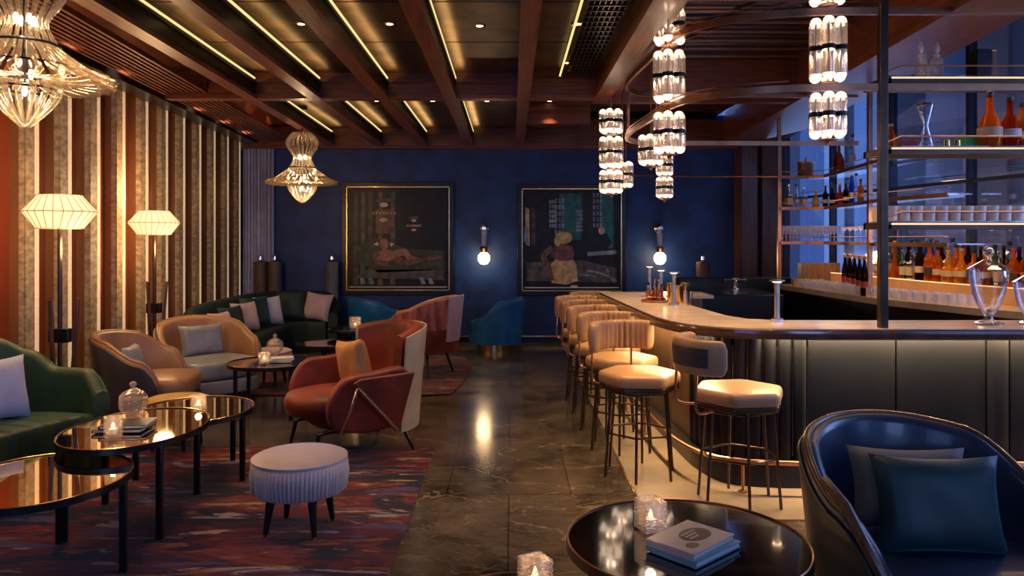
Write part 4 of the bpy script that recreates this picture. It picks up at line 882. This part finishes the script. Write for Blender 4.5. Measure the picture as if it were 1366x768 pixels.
# metal clips in the seams
for k in range(1, n+1):
    p, _ = arc(body, 2.40+(s1-2.40)*k/n, 2.40+(s1-2.40)*k/n+.01, 1); p = p[0]
    MB().lathe([(.005,.20),(.005,.9)], 6, (p[0],p[1],0)).build('seam_rod', DKBRONZE, t)
pl = offs(outer, .25)
MB().prism(pl+[(5.0,5.05),(2.0,5.05),(1.5,5.5),(1.44,7.5),(1.3,7.9)], .004, .15).build('plinth', BLACKM, t)
r1 = offs(outer, .12); r1s, tot = arc(r1, .1, 5.6, 70)
fr = MB().tube([(x, y, .20) for x, y in r1s], .016, 8); 
fo = fr.build('foot_rail', BRONZE, t)
for k in range(0, 71, 10):
    p = r1s[k]; q = offs(outer, .26); 
    MB().lathe([(.03,.004),(.03,.012),(.010,.016),(.010,.19)], 10, (p[0],p[1],0)).build('rail_foot', BRONZE, t)
led = offs(outer, .235); MB().prism([p for p in led]+[p for p in offs(outer, .255)][::-1], 1.004, 1.014).build('light_strip', LED, t)
le, tot = arc(offs(outer, .24), .2, 6.4, 12)
for i in range(12):
    a = Vector(le[i]); b = Vector(le[i+1]); mm = (a+b)/2; d = b-a
    l = light('AREA', (mm.x, mm.y, 1.002), 4 if i < 4 else 12, (1,.68,.34), size=d.length, sizey=.03, name='under_counter_light'); l.rotation_euler = (0,0,math.atan2(d.y,d.x))
# bartender station inside
t2 = thing('bar_station', 'black under-bar work station inside the curved counter', 'cabinet', (0,0,0))
MB().box(2.05,3.4,9.35,9.75,0,1.12).build('body', BLACKM, t2, bevel=.01); MB().box(1.98,2.9,8.2,9.3,0,1.0).build('body', BLACKM, t2, bevel=.01)
t3 = thing('bar_tap', 'small green and steel drinks tap standing behind the counter', 'tap', (2.62,9.0,1.0))
MB().lathe([(.05,0),(.05,.01),(.03,.02),(.03,.10),(.05,.12),(.05,.14)],14).build('body', CHROME, t3); MB().tube([(-.12,0,.13),(-.12,0,.10),(-.1,0,.12),(.1,0,.12),(.12,0,.10),(.12,0,.13)],.012,6).build('handle', CHROME, t3)
# ------------------------------------------------------------------ back bar
BB = [(3.15,9.25),(3.30,7.0),(3.62,6.0),(4.05,5.2)]
t = thing('back_bar', 'stone topped back bar cabinet with glowing amber riser under the bottles', 'cabinet', (0,0,0))
BBo = [(3.95,5.2+.0),(4.32,9.25)]
MB().prism(BB+[(4.75,5.2),(4.25,9.25)], 1.0, 1.055).build('worktop', mat('back_bar_stone', (.42,.33,.24), .25, var=.12, vs=5), t)
MB().prism([(3.22,9.2),(3.36,7.0),(3.68,6.05),(4.1,5.25),(4.7,5.25),(4.2,9.2)], 0, 1.0).build('cabinet_body', BLACKM, t)
RS = [(3.72,9.15),(3.78,8.0),(3.86,7.0),(4.02,6.2),(4.3,5.4)]
MB().prism(RS+[(4.72,5.4),(4.30,9.15)], 1.055, 1.20).build('riser', ONYX, t)
MB().prism([(x-.004,y) for x,y in RS]+[(x+.02,y) for x,y in RS][::-1], 1.198, 1.203).build('light_strip', emit('amber_strip', (1.0,.50,.18), 2.2), t)
light('AREA', (3.75, 6.6, 1.9), 16, (1,.60,.32), size=1.6, sizey=.3, name='back_bar_light').rotation_euler = (0, 0, R(78))
# ------------------------------------------------------------------ shelving
def shelf_unit():
    t = thing('shelf_rack', 'tall bronze framed glass shelf rack standing on the front counter', 'shelf', (0,0,0))
    MB().box(2.265,2.315,4.72,4.77,1.05,3.46).build('upright', DKBRONZE, t, bevel=.004)
    MB().box(4.265,4.315,4.72,4.77,1.05,3.46).build('upright', DKBRONZE, t, bevel=.004)
    for z in (2.60, 2.165, 1.70):
        f = MB(); f.box(2.31,4.27,4.725,4.755,z-.042,z-.016); f.box(2.31,4.27,5.02,5.05,z-.042,z); f.box(2.31,2.335,4.725,5.05,z-.042,z); f.build('shelf_frame', DKBRONZE, t)
        MB().box(2.315,4.27,4.74,5.04,z,z+.008).build('glass_shelf', CG, t)
        MB().box(2.34,4.25,4.732,4.745,z-.016,z-.004).build('light_strip', LED, t)
        r = MB(); pts = [(2.32,4.74,z+.03),(2.40,4.735,z+.065),(4.27,4.735,z+.065)]; r.tube(pts, .005, 6)
        r.build('gallery_rail', BRONZE, t)
        l = light('AREA', (3.3, 4.9, z-.04), 2.2, (1,.62,.32), size=1.8, sizey=.06, name='shelf_light')
    return t
shelf_unit()
t = thing('shelf_rack', 'bronze and glass shelf rack hanging above the back bar', 'shelf', (0,0,0))
MB().box(3.145,3.185,9.08,9.12,1.055,3.46).build('upright', BRONZE, t); MB().box(3.39,3.43,7.30,7.34,1.055,3.3).build('upright', BRONZE, t)
for z in (2.335, 1.965, 1.56):
    sh = [(3.16,9.05),(3.58,9.05),(3.36,7.0)] 
    poly_ = [(3.16,9.08),(3.52,9.0),(3.36,7.0),(3.72,6.7),(3.98,8.9),(3.9,9.4),(3.16,9.4)]
    poly_ = [(3.17,9.06),(3.50,9.06),(3.62,8.9),(3.40,7.0),(3.52,6.2),(3.95,6.2),(3.80,7.0),(3.98,9.0),(3.85,9.35),(3.17,9.35)]
    MB().prism(poly_, z-.012, z).build('glass_shelf', CG, t)
    pp = [(x, y, z-.012) for x, y in poly_[:5]]
    m = MB()
    for a, b in zip(pp, pp[1:]): m.bar(a, b, .02, .035)
    m.build('shelf_frame', BRONZE, t)
    m = MB(); m.tube([(x+.01, y+.01, z+.055) for x, y in poly_[:5]], .005, 5); 
    m.build('gallery_rail', BRONZE, t)
    light('AREA', (3.6, 8.0, z-.05), 3, (1,.62,.32), size=.1, sizey=2.0, name='shelf_light')
# ------------------------------------------------------------------ bottles and glassware
def bottle(kind, liq, cap, lab, h=.30, r=.038, name='bottle'):
    root = bpy.data.objects.new(name, None)
    P = {'round': [(r*.9,0),(r,.006),(r,h*.55),(r*.9,h*.62),(r*.38,h*.74),(r*.34,h*.92)],
         'flask': [(r*1.1,0),(r*1.25,.008),(r*1.3,h*.30),(r*.95,h*.50),(r*.4,h*.66),(r*.34,h*.92)],
         'slim': [(r*.72,0),(r*.75,.006),(r*.75,h*.52),(r*.55,h*.66),(r*.30,h*.80),(r*.28,h*.94)],
         'square': [(r*1.2,0),(r*1.25,.006),(r*1.25,h*.50),(r*1.1,h*.58),(r*.42,h*.64),(r*.38,h*.92)],
         'cone': [(r*1.5,0),(r*1.5,.01),(r*.6,h*.35),(r*.35,h*.6),(r*.25,h*.94)]}[kind]
    n = 4 if kind == 'square' else 16
    T = Matrix.Rotation(R(45), 4, 'Z') if kind == 'square' else None
    b = MB(T).lathe(P, n).build('glass_body', liq, None, ang=50, bevel=.004 if kind == 'square' else 0)
    c = MB().lathe([(r*.40,h*.90),(r*.42,h*.905),(r*.42,h*.995),(r*.3,h)], 12).build('cap', cap)
    parts = [b, c]
    if lab:
        k = {'round': 1.02, 'flask': 1.32, 'slim': .77, 'square': 1.27, 'cone': 1.0}[kind]
        if kind == 'square': parts.append(MB(Matrix.Rotation(R(45), 4, 'Z')).lathe([(r*k,h*.14),(r*k,h*.42)], 4).build('label', lab))
        elif kind != 'cone': parts.append(MB().lathe([(r*k,h*.20),(r*k,h*.36)], 16).build('label', lab))
    return parts, h
LIBB = {}
def place_bottle(x, y, z, spec, label, group, rz=0, sc=1.0):
    if spec not in LIBB:
        kind, liq, cap, lab, h, r = spec
        parts, _ = bottle(kind, LIQ[liq], {'k':CAPBLK,'r':CAPRED,'g':CAPGOLD,'c':CAPCORK,'s':CHROME}[cap], {'':None,'c':LABELC,'b':LABELB,'w':LABELW,'r':LABELR}[lab], h, r); LIBB[spec] = parts; fresh = True
    else: fresh = False
    t = thing('bottle', label, 'bottle', (x, y, z), rz, group)
    for p in LIBB[spec]:
        q = p if fresh else p.copy()
        if not fresh: COL.objects.link(q)
        q.parent = t
    t.scale = (sc, sc, sc)
    return t
LD = {'amber':'amber','red':'red','clear':'clear','green':'green','dark':'dark','blue':'blue','gold':'golden','orange':'orange'}
KD = {'round':'round','flask':'wide','slim':'slim','square':'square','cone':'conical'}
CD = {'k':'black cap','r':'red cap','g':'gold cap','c':'cork stopper','s':'silver cap'}
specs = [('round','amber','k','c',.30,.040),('square','orange','k','b',.27,.040),('slim','clear','k','w',.34,.040),('flask','red','c','',.28,.042),('round','dark','k','c',.31,.038),('flask','gold','g','c',.27,.042),
         ('round','green','k','w',.30,.038),('cone','orange','c','',.36,.042),('slim','blue','s','w',.35,.040),('square','clear','s','c',.27,.038),('square','amber','r','c',.28,.040),('round','orange','r','b',.29,.040)]
def pxX(px, Y): return (px-683)*Y/1024
# front and rear row on the riser
rows = {'front': (1190, 1366, 17, .10), 'middle': (1183, 1362, 16, .24), 'rear': (1178, 1366, 15, .38)}
seq = {'front': [5,9,7,9,9,4,11,0,5,5,1,0,9,11,0,5,4], 'middle': [2,6,4,2,8,2,9,0,4,4,6,2,0,4,10,2,4], 'rear': [2,2,6,8,4,2,0,6,9,4,4,10,4,4,0,4]}
def riser_x(y):
    for (x0, y0), (x1, y1) in zip(RS, RS[1:]):
        if y1 <= y <= y0: return x0+(x1-x0)*(y0-y)/(y0-y1)
    return RS[-1][0]
for rn, (a, b, n, dep) in rows.items():
    for i in range(n):
        y = 8.05-(8.05-5.85)*i/(n-1); x = riser_x(y)+dep*.85+random.uniform(-.01,.01)
        sp = specs[seq[rn][i]]
        place_bottle(x, y, 1.20, sp, '%s %s bottle, %s, %s from the far end, %s row, lit back bar' % (KD[sp[0]], LD[sp[1]], CD[sp[2]], ORD[i], rn), 'spirit bottles on the back bar', random.uniform(-.4,.4), 1.12+random.uniform(-.08,.10))
# back-bar shelf bottles
def on_shelf(items, z, group, where):
    for i, (px, Y, si, scl, extra) in enumerate(items):
        sp = specs[si]; place_bottle(pxX(px, Y), Y, z, sp, '%s %s bottle, %s, %s' % (KD[sp[0]], LD[sp[1]], CD[sp[2]], extra), group, .2, scl)
on_shelf([(1119,8.2,3,1.0,'left of the two on the top hanging shelf'),(1137,7.9,2,1.0,'right of the two on the top hanging shelf')], 2.335, 'bottles on the top hanging shelf', '')
t = thing('canister', 'round brown lidded canister on the top hanging shelf', 'canister', (pxX(1075,9.2), 9.2, 2.335)); MB().lathe([(.09,0),(.095,.01),(.095,.16)],24).build('body', mat('brown_canister',(.16,.06,.03),.3,var=.2), t); MB().lathe([(.10,.16),(.10,.18),(.02,.19),(.015,.22),(.02,.235),(.005,.24)],24).build('lid', BRONZE, t)
on_shelf([(1052,9.2,9,1.05,'far left on the middle hanging shelf'),(1062,9.22,2,.85,'second from left on the middle hanging shelf'),(1072,9.2,9,.9,'third from left on the middle hanging shelf'),(1088,9.15,5,.8,'left of the dark pair, middle hanging shelf'),(1101,9.1,4,.85,'left one of the dark pair, middle hanging shelf'),(1110,9.0,4,.78,'right one of the dark pair, middle hanging shelf'),
    (1120,8.8,3,.95,'halfway along the middle hanging shelf'),(1128,8.4,4,.80,'behind the clear ones on the middle hanging shelf'),(1136,8.1,8,.95,'fourth from right on the middle hanging shelf'),(1142,7.8,2,.88,'third from right on the middle hanging shelf'),(1148,7.6,0,.75,'rightmost on the middle hanging shelf')], 1.965, 'bottles on the middle hanging shelf', '')
for i in range(5):
    place_bottle(pxX(1127+6.5*i, 8.3-.25*i), 8.3-.25*i, 1.055+.0, ('slim','dark','g','r',.38,.045), 'gold topped slim dark bottle, %s of the five standing behind the glasses' % (ORD[i]+' from the left' if i < 4 else 'rightmost'), 'gold topped bottles on the back bar')
# right group shelf items (front rack)
place_bottle(pxX(1320,4.88), 4.88, 2.173, ('flask','orange','k','c',.36,.055), 'large wide bellied cognac bottle on the middle shelf of the front rack', None)
place_bottle(pxX(1347,4.88), 4.88, 2.173, ('flask','red','k','w',.33,.048), 'second wide bellied red brown bottle at the right of the cognac on the front rack', None)
place_bottle(pxX(1366,4.90), 4.92, 2.173, ('round','amber','k','c',.30,.045), 'amber bottle at the right edge on the middle shelf of the front rack', None)
place_bottle(pxX(1190,4.90), 4.92, 2.173, ('slim','amber','c','',.16,.040), 'tiny amber bottle beside the upright on the middle shelf of the front rack', None)
def urn(x, y, z, k, label):
    t = thing('glass_urn', label, 'glass jar', (x, y, z))
    MB().lathe([(r*k,q*k) for r,q in [(.085,0),(.088,.012),(.03,.03),(.022,.05),(.035,.07),(.065,.12),(.095,.20),(.112,.30),(.112,.345),(.108,.345),(.105,.30),(.088,.20),(.058,.12),(.02,.075)]], 32).build('vase', CG, t, ang=60)
    MB().lathe([(r*k,q*k) for r,q in [(.120,.348),(.122,.356),(.10,.37),(.06,.395),(.035,.41),(.02,.418),(.014,.43),(.034,.455),(.030,.48),(.010,.50)]], 32).build('lid', CG, t, ang=60)
urn(3.06, 4.93, 1.05, 1.0, 'large footed clear glass urn with domed lid on the front counter'); urn(3.33, 4.95, 1.05, .76, 'smaller footed clear glass urn with lid at the right edge of the counter')
# decanters on top shelf
for i, (px, h) in enumerate(((1226,.24),(1237,.19),(1247,.24))):
    t = thing('decanter', 'cut glass decanter on the top shelf of the front rack, %s' % ('left of the three','short middle one','right of the three')[i], 'decanter', (pxX(px,4.9)+.0, 4.88+.05*(i==1), 2.608), group='decanters on the top rack shelf')
    k = h/.24; MB().lathe([(r*k,q*k) for r,q in [(.034,0),(.036,.01),(.036,.11),(.03,.13),(.012,.145)]], 16, ripple=lambda i_, z_: .06*(i_%2)).build('body', CUTG, t, ang=20); MB().lathe([(r*k,q*k) for r,q in [(.012,.145),(.020,.155),(.008,.17),(.018,.185),(.020,.20),(.004,.24)]], 12).build('stopper', CUTG, t, ang=20)
t = thing('storage_box', 'dark upright box on the top shelf of the front rack', 'box', (pxX(1310,4.9), 4.9, 2.608)); MB().box(-.062,.03,-.05,.05,0,.19).build('case', BLACKM, t, bevel=.003); MB().box(.03,.062,-.05,.05,0,.18).build('wooden_side', WOODV, t, bevel=.003)
t = thing('hourglass', 'tall hourglass shaped glass mixing vessel on the middle shelf of the front rack', 'glass', (pxX(1235,4.88), 4.88, 2.173)); MB().lathe([(.045,0),(.048,.01),(.04,.06),(.014,.14),(.03,.20),(.05,.27),(.046,.27),(.01,.14),(.035,.04)], 20).build('vessel', CG, t, ang=60); MB().lathe([(.052,.27),(.052,.285)], 20).build('top_plate', DKBRONZE, t)
for i, px in enumerate((1262, 1276)):
    o = MB().lathe([(.02,0),(.026,.004),(.022,.05),(.026,.055)], 14).build('jigger', BRASS); tag(o, 'small brass jigger on the middle shelf of the front rack, %s of the two' % ('left','right')[i], 'jigger', 'brass jiggers', loc=(pxX(px,4.88), 4.88, 2.173))
o = MB().box(-.07,.07,-.05,.05,0,.09).build('storage_box', mat('green_box',(.03,.30,.12),.5,var=.2), bevel=.003); tag(o, 'bright green box behind the bottles on the front rack', 'box', loc=(pxX(1297,4.98), 4.98, 2.173))
o = MB().box(-.06,.06,-.04,.04,0,.06).build('storage_box', mat('red_box',(.20,.02,.02),.5,var=.2), bevel=.003); tag(o, 'dark red box left of the hourglass on the front rack', 'box', loc=(pxX(1208,4.98), 4.98, 2.173))
# ribbed tumblers on the lower rack shelf
def tumbler(): return MB().lathe([(.030,0),(.033,.004),(.037,.095),(.034,.095),(.030,.012)], 20, ripple=lambda i, z: .03*(i % 2)).build('tumbler', FROST, ang=30)
tm = tumbler(); first = True
for j in range(3):
    for i in range(24):
        o = tm if first else tm.copy()
        if not first: COL.objects.link(o)
        first = False
        tag(o, 'ribbed pale tumbler in the packed rows on the lower shelf of the front rack', 'glass', 'tumblers on the front rack', loc=(2.37+i*.079, 4.80+j*.088, 1.708))
# flutes and coupes on the bottom hanging shelf
def flute():
    return MB().lathe([(.030,0),(.030,.003),(.004,.008),(.004,.075),(.014,.09),(.026,.13),(.026,.19),(.024,.19),(.022,.13)], 12).build('wine_glass', CG, ang=60)
fl = flute(); fl.data.materials[0] = GLW; first = True
for j in range(2):
    for i in range(16):
        o = fl if first else fl.copy()
        if not first: COL.objects.link(o)
        first = False
        tag(o, 'upright stemmed glass in the rows on the bottom hanging shelf', 'glass', 'stemmed glasses on the bottom hanging shelf', loc=(3.20+i*.055*(.8), 9.10+j*.10, 1.56)); 
cp = MB().lathe([(.035,0),(.035,.003),(.005,.01),(.005,.12),(.02,.13),(.055,.165),(.053,.165),(.01,.135)], 16).build('coupe_glass', GLW, ang=60)
for i, (px, Y) in enumerate([(1118,8.6),(1126,8.3),(1133,8.1),(1140,7.85),(1147,7.6),(1156,7.3)]):
    o = cp if i == 0 else cp.copy()
    if i: COL.objects.link(o)
    tag(o, 'wide coupe glass at the near end of the bottom hanging shelf', 'glass', 'coupes on the bottom hanging shelf', loc=(pxX(px,Y)+.06, Y, 1.56))
# glasses along the back bar worktop
gl = MB().lathe([(.030,0),(.033,.004),(.036,.085),(.033,.085),(.028,.012)], 12).build('rocks_glass', GLW, ang=60)
k = 0
for j in range(3):
    for i in range(22):
        Y = 8.7-.115*i; xx = (3.22+.00*(i)) if Y > 7 else 3.32
        f = (9.25-Y)/2.25; xx = 3.22+.15*min(1, f)+(max(0, 7.0-Y))*.32+j*.085
        o = gl if k == 0 else gl.copy()
        if k: COL.objects.link(o)
        k += 1
        tag(o, 'clear short glass in the rows lined up on the back bar worktop', 'glass', 'short glasses on the back bar', loc=(xx, Y, 1.055))
t = thing('bottle_crate', 'slatted wooden box at the far end of the back bar', 'box', (3.62, 9.0, 1.055)); MB().box(-.22,.22,-.02,.0,0,.26).build('front', mat('warm_wood',(.20,.10,.05),.45,var=.3,stretch=(8,8,.6)), t, bevel=.003); MB().box(-.22,.22,0,.14,0,.255).build('body', WOODV, t, bevel=.003)
cup = MB().lathe([(.022,0),(.024,.004),(.030,.085),(.027,.085),(.02,.01)], 14).build('metal_cup', CAPGOLD)
for i in range(5):
    o = cup if i == 0 else cup.copy()
    if i: COL.objects.link(o)
    tag(o, 'gold metal cup in front of the wooden box, %s' % (ORD[i]+' from the left'), 'cup', 'gold cups on the back bar', loc=(3.25+.078*i, 8.85, 1.055))
# ---- things on the front counter
def table_lamp(x, y, label, first=None):
    if first is None:
        t = thing('counter_lamp', label, 'lamp', (x, y, 1.05), group='slim metal counter lamps')
        MB().lathe([(.042,0),(.042,.02),(.034,.024)], 8).build('base', STEEL, t); MB().lathe([(.020,.022),(.017,.06),(.017,.265)], 16).build('stem', STEEL, t); MB().lathe([(.017,.262),(.050,.268),(.050,.276),(.01,.28)], 20).build('disc_shade', STEEL, t); MB().lathe([(.020,.2605),(.030,.2605)], 14).build('diffuser', BULB, t)
    else: t = dup(first, (x, y, 1.05), label=label)
    light('SPOT', (x+.0, y-.045, 1.30), .8, WARM, spot=120, soft=.01, name='counter_lamp_light')
    return t
tl = table_lamp(1.75, 5.07, 'slim metal counter lamp nearest the rounded corner of the bar')
table_lamp(1.39, 7.75, 'slim metal counter lamp at the far end of the bar', tl); table_lamp(1.33, 6.85, 'slim metal counter lamp behind the tray of tools', tl); table_lamp(1.34, 6.36, 'slim metal counter lamp in front of the gold tins', tl)
t = thing('bar_tray', 'round copper bar caddy filled with little bottles and tools on the counter', 'tray', (1.235, 6.66, 1.05))
MB().lathe([(.11,0),(.115,.006),(.115,.02),(.105,.02),(.10,.008)], 24).build('tray', BRONZE, t)
MB().tube([(.112*math.cos(2*PI*k/30),.112*math.sin(2*PI*k/30),.05) for k in range(30)], .003, 5, True).build('tray_rail', BRONZE, t)
for i, (a, b, h) in enumerate([(-.06,-.02,.14),(-.02,-.06,.12),(.03,-.05,.13),(.06,0,.15),(0,.0,.19),(-.04,.05,.16),(.05,.06,.18)]):
    tl_ = thing('bitters_bottle', 'small %s bitters bottle in the bar caddy, %s from the left' % (('copper','amber')[i % 2], ORD[[0,2,4,6,3,1,5].index(i)] if i in [0,2,4,6,3,1,5] else ORD[i]), 'bottle', (1.235+a, 6.66+b, 1.058), group='bitters bottles in the caddy')
    MB().lathe([(.018,0),(.020,.004),(.020,h*.5),(.008,h*.66),(.008,h*.85)], 12).build('body', (BRONZE, LIQ['amber'])[i % 2], tl_); MB().lathe([(.010,h*.85),(.010,h)], 10).build('cap', (CHROME, CAPBLK)[i % 2], tl_)
for i, (x, y, h, m_, lab) in enumerate([(1.42,6.55,.15,BRASS,'left gold shaker tin on the counter behind the lamp'),(1.49,6.60,.17,BRASS,'right gold shaker tin on the counter'),(1.44,6.28,.12,CG,'clear mixing glass beside the gold tins'),(1.40,6.76,.16,BRASS,'rear gold shaker tin on the counter')]):
    o = MB().lathe([(.030,0),(.033,.004),(.040,h),(.037,h),(.028,.01)], 20).build('shaker_tin' if m_ is BRASS else 'mixing_glass', m_); tag(o, lab, 'shaker' if m_ is BRASS else 'glass', loc=(x, y, 1.05))
# ------------------------------------------------------------------ tube lights and ring frame over the bar
ring = [(4.2,4.75),(2.6,4.75),(1.95,4.76),(1.55,4.86),(1.25,5.08),(1.12,5.42),(1.08,6.0),(1.04,6.8),(1.10,7.25),(1.36,7.5),(2.2,7.55),(3.4,7.55)]
t = thing('ring_frame', 'double bronze rail frame hung above the bar carrying the tube lights', 'light frame', (0,0,0))
rp = cr([(x, y, 0) for x, y in ring], 8)
for z in (3.005, 2.535):
    rings = []
    for i, p in enumerate(rp):
        d = (rp[min(i+1,len(rp)-1)]-rp[max(i-1,0)]).normalized(); nn = Vector((-d.y, d.x, 0))
        rings.append([tuple(p+nn*a+Vector((0,0,z+b))) for a, b in ((-.012,-.022),(.012,-.022),(.012,.022),(-.012,.022))])
    MB().loft(rings, True, True).build('rail', BRONZE, t)
    rings = [[tuple(p+Vector((0,0,z+b))+Vector((.05,.05,0))*1) for b in (.035,.041)] for p in rp]
    MB().tube([tuple(p+Vector((0,0,z+.045))) for p in rp[20:60]], .006, 6).build('upper_rod', BRONZE, t)
for x, y in ((1.11,5.9),(1.05,6.9),(1.09,7.2),(1.45,7.51)): MB().lathe([(.008,2.53),(.008,3.46)], 8, (x,y,0)).build('drop_rod', BRONZE, t)
m = MB().tube([(1.30,8.9,2.335),(2.2,9.1,2.335),(3.15,9.1,2.335)], .012, 8).build('rail', BRONZE, t)
MB().lathe([(.008,2.33),(.008,3.46)], 8, (1.32,8.9,0)).build('drop_rod', BRONZE, t)
TUBEG = tglass('ribbed_tube_glass', (1.0,.90,.82), .06, .10, .28, (.95,.92,.9))
def cluster(x, y, groups, label, e=8, n=6, R_=.082, r=.037):
    t = thing('tube_light', label, 'pendant light', (x, y, 0), R(12), group='clusters of glass tube lights')
    zmin = min(g[0] for g in groups); MB().lathe([(.012,zmin-.03),(.007,zmin-.01),(.007,3.46)], 8).build('stem', BRONZE, t)
    MB().lathe([(.001,zmin-.045),(.014,zmin-.035),(.018,zmin-.02),(.008,zmin-.01)], 12).build('finial', BRONZE, t)
    for z0, z1 in groups:
        h = z1-z0; first = None
        for k in range(n):
            a = 2*PI*k/n
            if first is None:
                g = MB().lathe([(r*.85,z0+r*.6),(r,z0+r),(r,z1-r),(r*.85,z1-r*.6)], 20, (R_,0,0), ripple=lambda i, z: .05*(i % 2)).build('glass_tube', TUBEG, t, ang=80)
                prof = [(.001,z0),(r*.5,z0+r*.14),(r*.85,z0+r*.5),(r*.96,z0+r*1.05)]
                MB().lathe(prof, 14, (R_,0,0)).build('frosted_tip', TIP, g, ang=80); MB().lathe([(q, z0+z1-zz_) for q, zz_ in prof], 14, (R_,0,0)).build('frosted_tip', TIP, g, ang=80)
                MB().lathe([(r*1.06,(z0+z1)/2-.014),(r*1.10,(z0+z1)/2-.014),(r*1.10,(z0+z1)/2+.016),(r*1.06,(z0+z1)/2+.016)], 16, (R_,0,0)).build('band', BLACKM, g)
                MB().lathe([(.006,z0+.03),(.006,z1-.03)], 8, (R_,0,0)).build('inner_rod', STEEL, g)
                first = g
            else:
                c = dup(first, parent=t); c.rotation_euler = (0,0,a)
        MB().lathe([(.05,z0-.016),(.06,z0-.012),(.06,z0-.006),(.02,z0)], 18).build('collar', BRONZE, t)
        light('POINT', (x, y, (z0+z1)/2), e*.5*h/.4, (1,.74,.5), soft=.05, name='tube_light_lamp')
G3 = [(2.22,2.50),(2.57,2.96),(3.05,3.33)]
cluster(1.955, 4.755, G3, 'tube light cluster nearest the tall shelf upright, at upper right', 8)
cluster(1.11, 5.42, [(2.20,2.49),(2.56,2.92),(2.97,3.22)], 'tube light cluster over the rounded corner of the counter', 8)
cluster(.945, 7.32, [(2.03,2.25),(2.27,2.57),(2.60,2.83)], 'tall tube light cluster farthest left over the bar', 5)
cluster(1.235, 6.82, [(2.25,2.52)], 'short tube light cluster just left of the corner cluster', 3)
cluster(1.15, 8.0, [(2.13,2.40)], 'short tube light cluster low beside the farthest left one', 3)
cluster(1.50, 7.55, [(2.0,2.20),(2.22,2.42)], 'small tube light cluster below and behind the corner cluster', 4, R_=.062, r=.028)
